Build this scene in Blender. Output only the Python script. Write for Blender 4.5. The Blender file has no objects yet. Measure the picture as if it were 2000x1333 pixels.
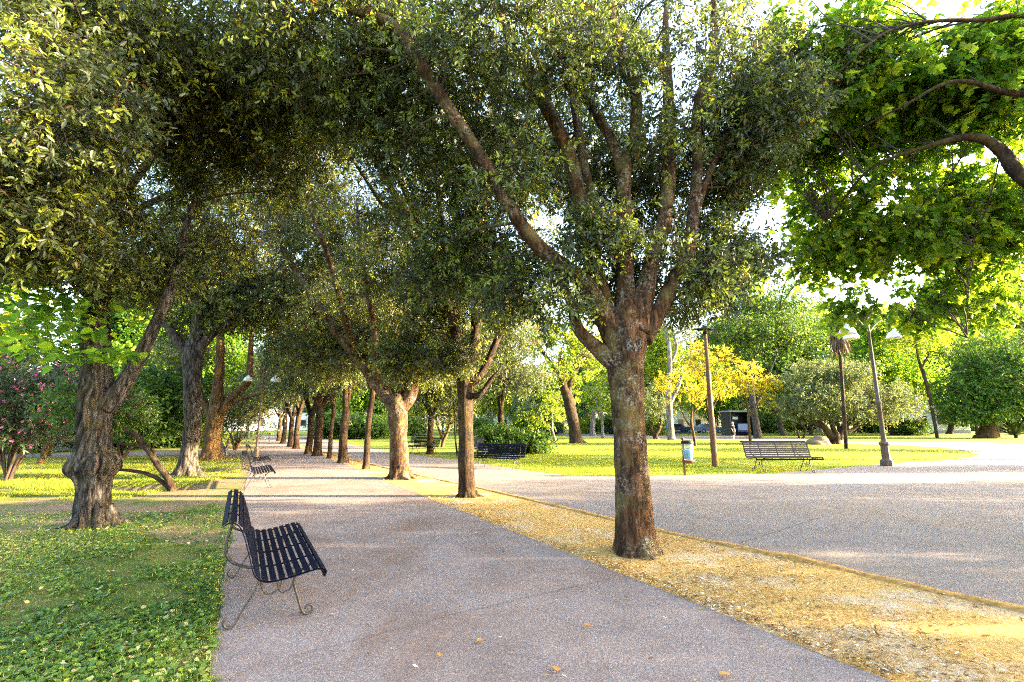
import bpy, math, random
import numpy as np
from mathutils import Vector, Matrix, noise

random.seed(7)
R = math.radians
SC = bpy.context.scene
COL = SC.collection

# ------------------------------------------------------------------ camera
F, CX, CY = 900.0, 1000.0, 666.5
HCAM = 1.5
PITCH = math.atan((828 - CY) / F)
FW = Vector((0, math.cos(PITCH), math.sin(PITCH)))
UP = Vector((0, -math.sin(PITCH), math.cos(PITCH)))
RT = Vector((1, 0, 0))
EYE = Vector((0, 0, HCAM))

def ray(px, py):
    return FW + RT * ((px - CX) / F) + UP * ((CY - py) / F)
def G(px, py, z=0.0):
    d = ray(px, py)
    return EYE + d * ((z - HCAM) / d.z)
def A(px, py, y):
    d = ray(px, py)
    return EYE + d * (y / d.y)
def W(rpx, p):
    """pixel size -> metres at a world point"""
    return rpx * (Vector(p) - EYE).dot(FW) / F * p[1] / math.hypot(p[0], p[1])

cam_d = bpy.data.cameras.new('camera')
cam = bpy.data.objects.new('camera', cam_d)
COL.objects.link(cam)
cam.location = EYE
cam.rotation_euler = (R(90) + PITCH, 0, 0)
cam_d.sensor_width = 36
cam_d.lens = 36 * F / 2000
cam_d.clip_start = 0.05
cam_d.clip_end = 2000
SC.camera = cam

# ------------------------------------------------------------------ light
SUN_DIR = Vector((0.97, 0.0, 0.24)).normalized()
el = math.asin(SUN_DIR.z)
az = math.atan2(SUN_DIR.x, SUN_DIR.y)
w = bpy.data.worlds.new('World'); SC.world = w; w.use_nodes = True
nt = w.node_tree
bg = nt.nodes['Background']
sky = nt.nodes.new('ShaderNodeTexSky')
sky.sky_type = 'NISHITA'; sky.sun_disc = False
sky.sun_elevation = el; sky.sun_rotation = az
sky.air_density = 1.0; sky.dust_density = 3.0; sky.ozone_density = 1.0
nt.links.new(sky.outputs[0], bg.inputs[0])
bg.inputs[1].default_value = 0.15
sd = bpy.data.lights.new('sun', 'SUN'); sd.energy = 5.0; sd.angle = R(0.5); sd.color = (1.0, 0.80, 0.52)
so = bpy.data.objects.new('sun', sd); COL.objects.link(so)
so.rotation_euler = (-SUN_DIR).to_track_quat('-Z', 'Y').to_euler()
so.location = (30, -10, 20)
SC.view_settings.view_transform = 'Standard'
SC.view_settings.look = 'None'
SC.view_settings.exposure = 3.75
SC.view_settings.gamma = 1.0
SC.cycles.use_denoising = False
SC.cycles.filter_width = 1.1
SC.cycles.sample_clamp_indirect = 3
SC.cycles.max_bounces = 7
SC.cycles.diffuse_bounces = 4
SC.cycles.transmission_bounces = 4
SC.cycles.glossy_bounces = 2

# ------------------------------------------------------------------ tagging
def tag(o, label=None, cat=None, group=None, kind=None):
    if label: o['label'] = label
    if cat: o['category'] = cat
    if group: o['group'] = group
    if kind: o['kind'] = kind
    return o
def thing(name, label, cat, loc=(0, 0, 0), rz=0, group=None):
    o = bpy.data.objects.new(name, None)
    COL.objects.link(o)
    o.location = loc; o.rotation_euler = (0, 0, rz)
    o.empty_display_size = 0.2
    return tag(o, label, cat, group)
def kids(o):
    return [c for c in COL.objects if c.parent == o]
def dup(root, loc, rz=0, label=None, group=None, scale=1.0, parent=None):
    c = root.copy(); COL.objects.link(c)
    if parent is None:
        c.location = loc; c.rotation_euler = (0, 0, rz)
        c.scale = (scale, scale, scale) if not hasattr(scale, '__len__') else scale
        if label: c['label'] = label
        if group: c['group'] = group
    else:
        c.parent = parent
    for ch in list(root.children):
        dup(ch, None, parent=c)
    return c

# ------------------------------------------------------------------ materials
class NT:
    def __init__(s, name):
        s.m = bpy.data.materials.new(name); s.m.use_nodes = True
        s.t = s.m.node_tree; s.t.nodes.clear()
        s.out = s.n('ShaderNodeOutputMaterial')
    def n(s, typ, **kw):
        nd = s.t.nodes.new(typ)
        for k, v in kw.items():
            if k.startswith('i_'):
                nd.inputs[k[2:].replace('_', ' ')].default_value = v
            else: setattr(nd, k, v)
        return nd
    def l(s, a, b): s.t.links.new(a, b)
    def ramp(s, fac, stops, interp='LINEAR'):
        r = s.n('ShaderNodeValToRGB'); r.color_ramp.interpolation = interp
        e = r.color_ramp.elements
        while len(e) < len(stops): e.new(0.5)
        for i, (p, c) in enumerate(stops):
            e[i].position = p
            e[i].color = (c[0], c[1], c[2], 1) if hasattr(c, '__len__') else (c, c, c, 1)
        s.l(fac, r.inputs[0]); return r.outputs[0]
    def noise(s, scale, detail=4, rough=.55, vec=None, dist=0):
        nd = s.n('ShaderNodeTexNoise'); nd.inputs['Scale'].default_value = scale
        nd.inputs['Detail'].default_value = detail; nd.inputs['Roughness'].default_value = rough
        nd.inputs['Distortion'].default_value = dist
        if vec is not None: s.l(vec, nd.inputs['Vector'])
        return nd.outputs['Fac']
    def coord(s, scale=(1, 1, 1)):
        tc = s.n('ShaderNodeTexCoord'); mp = s.n('ShaderNodeMapping')
        mp.inputs['Scale'].default_value = scale
        s.l(tc.outputs['Object'], mp.inputs['Vector']); return mp.outputs[0]
    def mix(s, fac, a, b, mode='MIX'):
        m = s.n('ShaderNodeMix', data_type='RGBA', blend_type=mode)
        if hasattr(fac, 'is_linked') or hasattr(fac, 'links'): s.l(fac, m.inputs[0])
        else: m.inputs[0].default_value = fac
        for v, i in ((a, 6), (b, 7)):
            if hasattr(v, 'links'): s.l(v, m.inputs[i])
            else: m.inputs[i].default_value = (v[0], v[1], v[2], 1)
        return m.outputs[2]
    def bump(s, h, strength=.5, dist=.02):
        b = s.n('ShaderNodeBump'); b.inputs['Strength'].default_value = strength
        b.inputs['Distance'].default_value = dist; s.l(h, b.inputs['Height']); return b.outputs[0]
    def principled(s, col, rough=.8, normal=None, metal=0, spec=.3):
        p = s.n('ShaderNodeBsdfPrincipled')
        if hasattr(col, 'links'): s.l(col, p.inputs['Base Color'])
        else: p.inputs['Base Color'].default_value = (col[0], col[1], col[2], 1)
        p.inputs['Roughness'].default_value = rough; p.inputs['Metallic'].default_value = metal
        p.inputs['Specular IOR Level'].default_value = spec
        if normal is not None: s.l(normal, p.inputs['Normal'])
        return p
    def fin(s, sh):
        s.l(sh.outputs[0] if hasattr(sh, 'outputs') else sh, s.out.inputs[0]); return s.m

def leaf_mat(name, stops, trans=.35, tcol=1.6, rough=.45, spec=.35):
    k = NT(name)
    at = k.n('ShaderNodeAttribute', attribute_name='rnd')
    col = k.ramp(at.outputs['Fac'], stops)
    p = k.principled(col, rough, spec=spec)
    t = k.n('ShaderNodeBsdfTranslucent')
    tc = k.mix(1.0, col, (tcol, tcol * .95, tcol * .5), 'MULTIPLY')
    k.l(tc, t.inputs[0])
    mx = k.n('ShaderNodeMixShader'); mx.inputs[0].default_value = trans
    k.l(p.outputs[0], mx.inputs[1]); k.l(t.outputs[0], mx.inputs[2])
    return k.fin(mx)

def bark_mat(name, c1, c2, lichen=0.0, scale=9, moss=0.0):
    k = NT(name)
    v = k.coord((scale, scale, scale * .22))
    n1 = k.noise(1.6, 8, .68, v, .5)
    n0 = k.noise(.5, 4, .6, v, .3)
    base = k.ramp(n1, [(.40, c1), (.50, tuple(.35 * a + .65 * b_ for a, b_ in zip(c2, c1))), (.60, c2)])
    base = k.mix(1.0, base, k.ramp(n0, [(.3, .6), (.7, 1.35)]), 'MULTIPLY')
    v2 = k.coord((1, 1, 1))
    if moss:
        m = k.ramp(k.noise(3.2, 5, .6, v2), [(.48, 0), (.62, moss)])
        base = k.mix(m, base, (.13, .105, .03))
    if lichen:
        sp = k.ramp(k.noise(30, 6, .75, v2, .6), [(.50, 0), (.58, 1)])
        msk = k.ramp(k.noise(2.6, 7, .75, v2), [(.47, 0), (.64, lichen)])
        f = k.n('ShaderNodeMath', operation='MULTIPLY'); k.l(sp, f.inputs[0]); k.l(msk, f.inputs[1])
        base = k.mix(f.outputs[0], base, (.34, .33, .29))
    fine = k.noise(60, 4, .6, v2)
    h = k.n('ShaderNodeMath', operation='ADD'); k.l(n1, h.inputs[0])
    mm = k.n('ShaderNodeMath', operation='MULTIPLY'); mm.inputs[1].default_value = .25
    k.l(fine, mm.inputs[0]); k.l(mm.outputs[0], h.inputs[1])
    return k.fin(k.principled(base, .9, k.bump(h.outputs[0], 1.0, .06), spec=.15))

def plain(name, c, rough=.6, metal=0, spec=.4, var=.25, vs=8):
    k = NT(name)
    v = k.coord((vs, vs, vs))
    n = k.noise(1, 6, .6, v)
    f = k.ramp(n, [(.3, 1 - var), (.7, 1 + var * .5)])
    col = k.mix(1.0, c, f, 'MULTIPLY')
    return k.fin(k.principled(col, rough, k.bump(n, .15, .01), metal, spec))

M = {}
M['oak'] = leaf_mat('oak_leaf', [(0, (.024, .032, .014)), (.4, (.042, .062, .024)), (.66, (.075, .105, .032)), (.83, (.16, .21, .028)), (.96, (.24, .28, .03)), (1, (.15, .07, .02))], .38, 2.1, .38, .5)
M['oak_y'] = leaf_mat('oak_leaf_yellow', [(0, (.026, .033, .014)), (.4, (.050, .066, .024)), (.66, (.088, .112, .030)), (.83, (.20, .23, .025)), (.96, (.28, .30, .03)), (1, (.18, .08, .02))], .38, 2.1, .38, .5)
M['lime'] = leaf_mat('lime_leaf', [(0, (.042, .10, .014)), (.5, (.095, .175, .018)), (.82, (.20, .27, .022)), (1, (.36, .36, .03))], .6, 2.6, .5, .3)
M['sunny'] = leaf_mat('sunny_leaf', [(0, (.06, .11, .010)), (.5, (.13, .19, .012)), (.85, (.24, .27, .014)), (1, (.32, .30, .02))], .5, 2.2, .55, .25)
M['deep'] = leaf_mat('deep_leaf', [(0, (.024, .06, .012)), (.5, (.05, .105, .016)), (.85, (.10, .16, .02)), (1, (.18, .22, .025))], .42, 2.0, .5, .3)
M['grey'] = leaf_mat('grey_leaf', [(0, (.05, .08, .035)), (.5, (.09, .125, .045)), (1, (.19, .21, .06))], .3, 1.6, .55, .3)
M['magnolia'] = leaf_mat('magnolia_leaf', [(0, (.14, .18, .012)), (.4, (.34, .31, .012)), (.75, (.55, .42, .02)), (1, (.38, .15, .02))], .4, 1.8, .4, .4)
M['bloom'] = leaf_mat('purple_bloom', [(0, (.28, .08, .24)), (.6, (.42, .16, .36)), (1, (.15, .12, .08))], .35, 1.3, .6, .2)
M['thuja'] = leaf_mat('thuja_leaf', [(0, (.025, .07, .012)), (.5, (.055, .13, .016)), (1, (.14, .21, .02))], .3, 1.7, .6, .2)
M['oleander'] = leaf_mat('oleander_leaf', [(0, (.03, .055, .025)), (.5, (.05, .08, .035)), (1, (.09, .12, .05))], .3, 1.6, .4, .4)
M['pink'] = leaf_mat('pink_petal', [(0, (.55, .08, .26)), (.6, (.65, .18, .38)), (1, (.75, .35, .5))], .4, 1.1, .6, .2)
M['grass'] = leaf_mat('grass_blade', [(0, (.04, .09, .018)), (.5, (.11, .19, .026)), (.85, (.24, .30, .035)), (1, (.46, .38, .16))], .35, 1.8, .55, .3)
M['drygrass'] = leaf_mat('dry_grass', [(0, (.08, .14, .012)), (.5, (.16, .21, .014)), (1, (.32, .27, .04))], .4, 1.6, .6, .2)
M['litter'] = leaf_mat('leaf_litter', [(0, (.09, .05, .02)), (.35, (.26, .15, .045)), (.75, (.46, .30, .10)), (1, (.62, .56, .44))], .15, 1.2, .8, .2)
M['orange'] = leaf_mat('orange_leaf', [(0, (.45, .16, .02)), (1, (.6, .25, .03))], .2, 1.2, .5, .3)
M['bark_oak'] = bark_mat('bark_oak', (.016, .008, .004), (.10, .047, .020), .7, 12, .5)
M['bark_brown'] = bark_mat('bark_brown', (.010, .006, .004), (.055, .028, .014), .2, 12, .25)
M['bark_grey'] = bark_mat('bark_grey', (.006, .005, .004), (.105, .088, .075), 0, 13, .2)
M['bark_pale'] = bark_mat('bark_pale', (.08, .065, .055), (.24, .215, .19), .3, 6, 0)
M['bark_ochre'] = bark_mat('bark_ochre', (.03, .016, .007), (.13, .072, .028), .1, 9, .3)
M['twig'] = plain('twig', (.05, .032, .02), .9)
M['iron'] = plain('painted_iron', (.004, .005, .014), .65, .0, .07, .3, 30)
M['iron_dark'] = plain('dark_iron', (.010, .010, .013), .6, .0, .2)
M['rust'] = plain('rusty_steel', (.14, .07, .035), .8, .1, .3, .4, 12)
M['lamp_post'] = plain('lamp_post_paint', (.10, .068, .048), .65, .1, .35, .45, 7)
M['lamp_dome'] = plain('lamp_dome', (.55, .60, .60), .4, 0, .5, .1)
M['lamp_glass'] = plain('lamp_glass', (.8, .72, .5), .3, 0, .5, .05)
M['white'] = plain('white_paint', (.72, .72, .72), .6, 0, .4, .1)
M['dark'] = plain('dark_gap', (.015, .015, .018), .4)
M['roof'] = plain('roof_sheet', (.45, .40, .38), .7, 0, .3, .15)
M['basegrey'] = plain('plinth_grey', (.25, .27, .3), .8)
M['bag'] = plain('blue_bag', (.05, .33, .68), .35, 0, .5, .3, 20)
M['wood'] = plain('fence_wood', (.35, .20, .09), .8, 0, .3, .3, 5)
M['stone'] = plain('boulder_stone', (.19, .14, .095), .9, 0, .2, .35, 6)
M['bluecar'] = plain('car_paint_blue', (.04, .09, .26), .25, .2, .6, .05)
M['greycar'] = plain('car_paint_grey', (.25, .33, .45), .25, .2, .6, .05)
M['tyre'] = plain('tyre', (.02, .02, .02), .8)
M['skin'] = plain('skin', (.45, .27, .19), .6, 0, .3, .05)
M['cloth_black'] = plain('cloth_black', (.003, .003, .004), .9)
M['cloth_blue'] = plain('cloth_blue', (.05, .16, .42), .9)
M['hair_fair'] = plain('hair_fair', (.5, .42, .3), .7)
M['hair_dark'] = plain('hair_dark', (.04, .025, .02), .7)
k = NT('bin_plastic')
p = k.principled((.30, .36, .40), .3, spec=.4)
tr = k.n('ShaderNodeBsdfTransparent'); mx = k.n('ShaderNodeMixShader'); mx.inputs[0].default_value = .6
k.l(p.outputs[0], mx.inputs[1]); k.l(tr.outputs[0], mx.inputs[2]); M['clear'] = k.fin(mx)
M['plastic'] = M['clear']
k = NT('window_glass'); M['glass'] = k.fin(k.principled((.02, .025, .03), .08, spec=.8))

def asphalt(name, lo, hi, stain, scale=1.0):
    k = NT(name); v = k.coord()
    g = k.noise(95 * scale, 3, .7, v)
    g2 = k.noise(38 * scale, 4, .7, v)
    vo = k.n('ShaderNodeTexVoronoi'); vo.inputs['Scale'].default_value = 150 * scale; k.l(v, vo.inputs['Vector'])
    c = k.ramp(g, [(.34, lo), (.52, tuple((a + b) / 2 for a, b in zip(lo, hi))), (.66, hi)])
    c = k.mix(.35, c, k.ramp(g2, [(.3, lo), (.7, hi)]))
    cr = k.n('ShaderNodeSeparateColor'); k.l(vo.outputs['Color'], cr.inputs[0])
    c = k.mix(k.ramp(cr.outputs[0], [(.80, 0), (.92, .38)]), c, (.44, .40, .385))
    c = k.mix(k.ramp(cr.outputs[1], [(.8, 0), (.92, .42)]), c, (.055, .046, .044))
    big = k.noise(.55, 5, .6, v, .6)
    c = k.mix(k.ramp(big, [(.47, 0), (.70, .8)]), c, stain)
    big2 = k.noise(1.7, 6, .65, v, .3)
    c = k.mix(1, c, k.ramp(big2, [(.25, .78), (.7, 1.12)]), 'MULTIPLY')
    return k.fin(k.principled(c, .9, k.bump(g, .7, .006), spec=.2))
M['path'] = asphalt('promenade_asphalt', (.100, .074, .064), (.275, .216, .192), (.135, .078, .05))
M['path2'] = asphalt('side_asphalt', (.085, .067, .058), (.225, .184, .162), (.19, .14, .095))
k = NT('soil'); v = k.coord()
g = k.noise(30, 6, .7, v); b = k.noise(1.3, 5, .6, v)
c = k.ramp(g, [(.3, (.22, .12, .03)), (.5, (.40, .24, .07)), (.7, (.56, .37, .14))])
c = k.mix(k.ramp(b, [(.5, 0), (.66, .7)]), c, (.40, .33, .26))
c = k.mix(k.ramp(k.noise(5, 6, .7, v), [(.60, 0), (.74, .45)]), c, (.16, .09, .035))
M['soil'] = k.fin(k.principled(c, .95, k.bump(g, .8, .015), spec=.1))
k = NT('bare_earth'); v = k.coord()
g = k.noise(26, 6, .7, v); b = k.noise(1.1, 6, .65, v)
c = k.ramp(g, [(.3, (.09, .06, .035)), (.7, (.31, .21, .12))])
c = k.mix(k.ramp(b, [(.45, 0), (.58, .85)]), c, k.ramp(g, [(.3, (.05, .075, .016)), (.7, (.13, .16, .03))]))
M['earth'] = k.fin(k.principled(c, .95, k.bump(g, .8, .02), spec=.1))
def lawn(name, a, b, dry):
    k = NT(name); v = k.coord()
    g = k.noise(45, 6, .75, v); big = k.noise(.7, 6, .62, v, .3)
    c = k.ramp(g, [(.36, tuple(x * .6 for x in a)), (.64, b)])
    c = k.mix(k.ramp(big, [(.46, 0), (.66, .75)]), c, dry)
    return k.fin(k.principled(c, .95, k.bump(g, .9, .03), spec=.1))
M['lawn'] = lawn('lawn_green', (.05, .095, .008), (.16, .215, .016), (.26, .22, .04))
M['lawn_l'] = lawn('lawn_left', (.055, .075, .015), (.19, .20, .035), (.24, .165, .075))

# ------------------------------------------------------------------ mesh builders
class MB:
    def __init__(s): s.v = []; s.f = []; s.mi = []
    def add(s, vs, fs, mi=0):
        o = len(s.v); s.v += [tuple(p) for p in vs]
        s.f += [tuple(i + o for i in f) for f in fs]; s.mi += [mi] * len(fs)
    def box(s, c, size, rot=None, mi=0, bev=0):
        hx, hy, hz = size[0] / 2, size[1] / 2, size[2] / 2
        vs = [Vector((x, y, z)) for x in (-hx, hx) for y in (-hy, hy) for z in (-hz, hz)]
        if rot: vs = [rot @ p for p in vs]
        vs = [p + Vector(c) for p in vs]
        s.add(vs, [(0, 1, 3, 2), (4, 6, 7, 5), (0, 4, 5, 1), (2, 3, 7, 6), (0, 2, 6, 4), (1, 5, 7, 3)], mi)
    def tube(s, pts, rad, n=8, mi=0, cap=True, disp=None):
        pts = [Vector(p) for p in pts]
        if not hasattr(rad, '__len__'): rad = [rad] * len(pts)
        t = (pts[1] - pts[0]).normalized()
        ref = Vector((1, 0, 0)) if abs(t.x) < .9 else Vector((0, 1, 0))
        u = t.cross(ref).normalized(); vs = []
        for i, p in enumerate(pts):
            if i == 0: d = pts[1] - p
            elif i == len(pts) - 1: d = p - pts[i - 1]
            else: d = pts[i + 1] - pts[i - 1]
            d = d.normalized() if d.length > 1e-9 else t
            u = (u - d * u.dot(d)).normalized(); v = d.cross(u)
            for k in range(n):
                a = 2 * math.pi * k / n
                q = u * math.cos(a) + v * math.sin(a)
                r = rad[i]
                if disp: r = disp(p, q, r, i, a)
                vs.append(p + q * r)
        fs = []
        for i in range(len(pts) - 1):
            for k in range(n):
                a, b = i * n + k, i * n + (k + 1) % n
                fs.append((a, b, b + n, a + n))
        if cap:
            fs.append(tuple(range(n - 1, -1, -1)))
            o = (len(pts) - 1) * n; fs.append(tuple(range(o, o + n)))
        s.add(vs, fs, mi)
    def lathe(s, prof, c=(0, 0, 0), n=24, mi=0):
        vs = []
        for r, z in prof:
            for k in range(n):
                a = 2 * math.pi * k / n
                vs.append((c[0] + r * math.cos(a), c[1] + r * math.sin(a), c[2] + z))
        fs = []
        for i in range(len(prof) - 1):
            for k in range(n):
                a, b = i * n + k, i * n + (k + 1) % n
                fs.append((a, b, b + n, a + n))
        s.add(vs, fs, mi)
    def build(s, name, mats, parent=None, smooth=True):
        me = bpy.data.meshes.new(name); me.from_pydata(s.v, [], s.f)
        for m in (mats if isinstance(mats, (list, tuple)) else [mats]): me.materials.append(m)
        if any(s.mi): me.polygons.foreach_set('material_index', s.mi)
        if smooth: me.polygons.foreach_set('use_smooth', [True] * len(me.polygons))
        me.update()
        o = bpy.data.objects.new(name, me); COL.objects.link(o)
        if parent: o.parent = parent
        return o

def smooth_path(pts, rad, seg=6, jit=0, seed=0):
    """Catmull-Rom through points with radii"""
    rnd = random.Random(seed)
    P = [Vector(p) for p in pts]; n = len(P)
    out, ro = [], []
    for i in range(n - 1):
        p0, p1, p2, p3 = P[max(i - 1, 0)], P[i], P[i + 1], P[min(i + 2, n - 1)]
        for k in range(seg):
            t = k / seg
            q = .5 * ((2 * p1) + (p2 - p0) * t + (2 * p0 - 5 * p1 + 4 * p2 - p3) * t * t + (3 * p1 - p0 - 3 * p2 + p3) * t ** 3)
            if jit and (i or k): q = q + Vector((rnd.uniform(-1, 1), rnd.uniform(-1, 1), rnd.uniform(-1, 1))) * jit
            out.append(q); ro.append(rad[i] + (rad[i + 1] - rad[i]) * t)
    out.append(P[-1]); ro.append(rad[-1])
    return out, ro

def np_build(name, chunks, mats, parent=None):
    """chunks: (verts Nx3, loops flat, sizes, mat, rnd per face)"""
    vs, lp, sz, mi, rn = [], [], [], [], []
    off = 0
    for v, l, s, m, r in chunks:
        if len(s) == 0: continue
        vs.append(v); lp.append(l + off); sz.append(s); off += len(v)
        mi.append(np.full(len(s), m, np.int32)); rn.append(r)
    vs = np.concatenate(vs).astype(np.float32); lp = np.concatenate(lp).astype(np.int32)
    sz = np.concatenate(sz).astype(np.int32); mi = np.concatenate(mi); rn = np.concatenate(rn).astype(np.float32)
    me = bpy.data.meshes.new(name)
    me.vertices.add(len(vs)); me.vertices.foreach_set('co', vs.ravel())
    me.loops.add(len(lp)); me.loops.foreach_set('vertex_index', lp)
    me.polygons.add(len(sz))
    st = np.zeros(len(sz), np.int32); st[1:] = np.cumsum(sz)[:-1]
    me.polygons.foreach_set('loop_start', st)
    me.polygons.foreach_set('material_index', mi)
    a = me.attributes.new('rnd', 'FLOAT', 'FACE'); a.data.foreach_set('value', rn)
    for m in mats: me.materials.append(m)
    me.update(calc_edges=True)
    o = bpy.data.objects.new(name, me); COL.objects.link(o)
    if parent: o.parent = parent
    return o

def nrm(a): return a / np.maximum(np.linalg.norm(a, axis=1, keepdims=True), 1e-9)

TEMPL = {
    'oak': (np.array([(0, 0, 0), (.3, .17, .05), (.65, .15, .04), (1, 0, -.08), (.65, -.15, .04), (.3, -.17, .05)]), [(0, 3, 2, 1), (0, 5, 4, 3)]),
    'slim': (np.array([(0, 0, 0), (.45, .13, .04), (1, 0, -.06), (.45, -.13, .04)]), [(0, 2, 1), (0, 3, 2)]),
    'round': (np.array([(0, 0, 0), (.12, .38, .05), (.5, .46, .05), (1, 0, -.1), (.5, -.46, .05), (.12, -.38, .05)]), [(0, 3, 2, 1), (0, 5, 4, 3)]),
    'lobed': (np.array([(0, 0, 0), (-.08, .32, .04), (.22, .36, .04), (.42, .58, .05), (.60, .28, .03), (1, 0, -.08), (.60, -.28, .03), (.42, -.58, .05), (.22, -.36, .04), (-.08, -.32, .04)]), [(0, 5, 4, 3, 2, 1), (0, 9, 8, 7, 6, 5)]),
    'diamond': (np.array([(0, 0, 0), (.5, .3, .05), (1, 0, -.05), (.5, -.3, .05)]), [(0, 2, 1), (0, 3, 2)]),
    'blade': (np.array([(0, .06, 0), (0, -.06, 0), (.55, -.045, .04), (.55, .045, .04), (1, 0, .14)]), [(0, 1, 2, 3), (3, 2, 4)]),
}
def leaves(C, axis, up, L, kind, rnd, mat=0):
    tv, tf = TEMPL[kind]; n = len(C); m = len(tv)
    a = nrm(axis); nn = nrm(up - a * (up * a).sum(1, keepdims=True)); s = np.cross(nn, a)
    L = L.reshape(-1, 1, 1)
    V = C[:, None, :] + L * (tv[None, :, 0:1] * a[:, None] + tv[None, :, 1:2] * s[:, None] + tv[None, :, 2:3] * nn[:, None])
    V = V.reshape(-1, 3)
    base = (np.arange(n) * m)[:, None]
    fl = [base + np.array(f)[None] for f in tf]
    loops = np.concatenate(fl, axis=1).ravel()
    sizes = np.tile(np.array([len(f) for f in tf]), n)
    return (V, loops, sizes, mat, np.repeat(rnd, len(tf)))

def gap_noise(P, s, ph):
    x, y, z = P[:, 0] * s, P[:, 1] * s, P[:, 2] * s
    return (np.sin(x * 1.7 + ph + 1.3 * np.sin(y * .9 + ph)) * np.sin(y * 1.9 + 2 * ph + 1.1 * np.sin(z * 1.1)) +
            np.sin(z * 2.3 + ph * 3 + np.sin(x * 1.3)) * .7 + .5 * np.sin(3.7 * x + 2.9 * y + ph) * np.sin(4.1 * z + 3.1 * y))

def crown(blobs, L, kind, seed, per=18, twig_len=.38, droop=.35, gap=-.45, gs=1.0, wood=None, mats=('oak', 'twig'),
          nbranch=60, shell=.45, twigs=True, name='crown', parent=None, bright=.08, branch_r=.016, extra=None, flat=.7, lv=.25):
    rg = np.random.default_rng(seed)
    P, D, nb = [], [], []
    for c, r, n in blobs:
        d = nrm(rg.normal(size=(n, 3))); rad = rg.random(n) ** shell
        p = np.array(c)[None] + d * rad[:, None] * np.array(r)[None]
        keep = gap_noise(p, gs, seed * .77) > gap
        p, d = p[keep], d[keep]
        P.append(p); D.append(d)
    P = np.concatenate(P); D = np.concatenate(D)
    n = len(P)
    ax = nrm(D * .7 + rg.normal(size=(n, 3)) * .5 + np.array([[0, 0, -droop]]))
    tl = twig_len * rg.uniform(.6, 1.3, n)
    clump = rg.random(n) ** 1.2 * .85
    br = rg.random(n) < bright
    clump[br] = rg.uniform(.85, .95, br.sum())
    # leaves along twigs
    T = np.repeat(np.arange(n), per)
    N = len(T)
    t = rg.uniform(.05, 1.05, N)
    side = rg.normal(size=(N, 3)); side -= ax[T] * (side * ax[T]).sum(1, keepdims=True); side = nrm(side)
    C = P[T] + ax[T] * (t * tl[T])[:, None] + side * .015
    la = nrm(ax[T] * .55 + side * .9 + rg.normal(size=(N, 3)) * .25 + np.array([[0, 0, -droop * .8]]))
    up = rg.normal(size=(N, 3)) * .6 + np.array([[0, 0, flat]])
    LL = L * rg.uniform(1 - lv * 1.6, 1 + lv, N)
    rn = np.clip(clump[T] * .8 + rg.random(N) * .22, 0, .985)
    rn[rg.random(N) < .012] = 1.0
    ch = [leaves(C, la, up, LL, kind, rn, 0)]
    if twigs:
        r0 = .006 * max(1, L / .08)
        a = P - ax * .10; b = P + ax * tl[:, None]
        s = nrm(np.cross(ax, rg.normal(size=(n, 3)))); q = np.cross(ax, s)
        V = np.stack([a + s * r0, a - s * r0 * .5 + q * r0 * .87, a - s * r0 * .5 - q * r0 * .87, b], 1).reshape(-1, 3)
        bs = (np.arange(n) * 4)[:, None]
        lp = np.concatenate([bs + np.array([[0, 1, 3]]), bs + np.array([[1, 2, 3]]), bs + np.array([[2, 0, 3]])], 1).ravel()
        ch.append((V, lp, np.full(n * 3, 3), 1, np.zeros(n * 3)))
    if wood is not None and nbranch:
        WD = np.array([tuple(p) for p in wood])
        mb = MB()
        idx = rg.choice(n, min(nbranch, n), replace=False)
        for i in idx:
            p = P[i] + ax[i] * tl[i] * .5
            dd = WD - p; ds = np.linalg.norm(dd, axis=1) + np.where(WD[:, 2] > p[2] + .1, 1.5, 0)
            j = int(ds.argmin()); s0 = WD[j]; ln = np.linalg.norm(p - s0)
            if ln < .15: continue
            m1 = s0 + (p - s0) * .35 + np.array([0, 0, .12 * ln]) + rg.normal(size=3) * .06 * ln
            m2 = s0 + (p - s0) * .7 + np.array([0, 0, .10 * ln]) + rg.normal(size=3) * .06 * ln
            rr = branch_r * (.5 + .35 * ln)
            pts, rad = smooth_path([s0, m1, m2, p], [rr, rr * .75, rr * .5, rr * .2], 3)
            mb.tube(pts, rad, 5, cap=False)
        if mb.v:
            V = np.array(mb.v); lp = np.array(mb.f).ravel()
            ch.append((V, lp, np.full(len(mb.f), 4), 1, np.zeros(len(mb.f))))
    if extra: ch += extra(rg)
    return np_build(name, ch, [M[m] if isinstance(m, str) else m for m in mats], parent)

def rough_disp(amp, freq, ridges=0, ramp_=0, seed=0):
    off = Vector((seed * 3.1, seed * 1.7, 0))
    def f(p, q, r, i, a):
        s = p + q * r
        n = noise.noise(Vector((s.x * freq, s.y * freq, s.z * freq * .35)) + off)
        n2 = noise.noise(Vector((s.x * freq * 3, s.y * freq * 3, s.z * freq * .7)) + off)
        rr = r * (1 + amp * n + amp * .4 * n2)
        if ridges:
            tw = a + s.z * .25
            rv = abs(noise.noise(Vector((math.cos(tw) * ridges, math.sin(tw) * ridges, s.z * 1.6)) + off))
            rr += ramp_ * (rv * 2 - .5)
        return rr
    return f

def rel(pts, base):
    return [Vector(p) - Vector(base) for p in pts]

def px_tree(spec, depth):
    """[(px,py,r_px[,dy])] -> world points and radii, at a depth (y) that may shift per point"""
    P, Rr = [], []
    for q in spec:
        p = A(q[0], q[1], depth + (q[3] if len(q) > 3 else 0))
        P.append(p); Rr.append(W(q[2], p))
    return P, Rr

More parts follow.
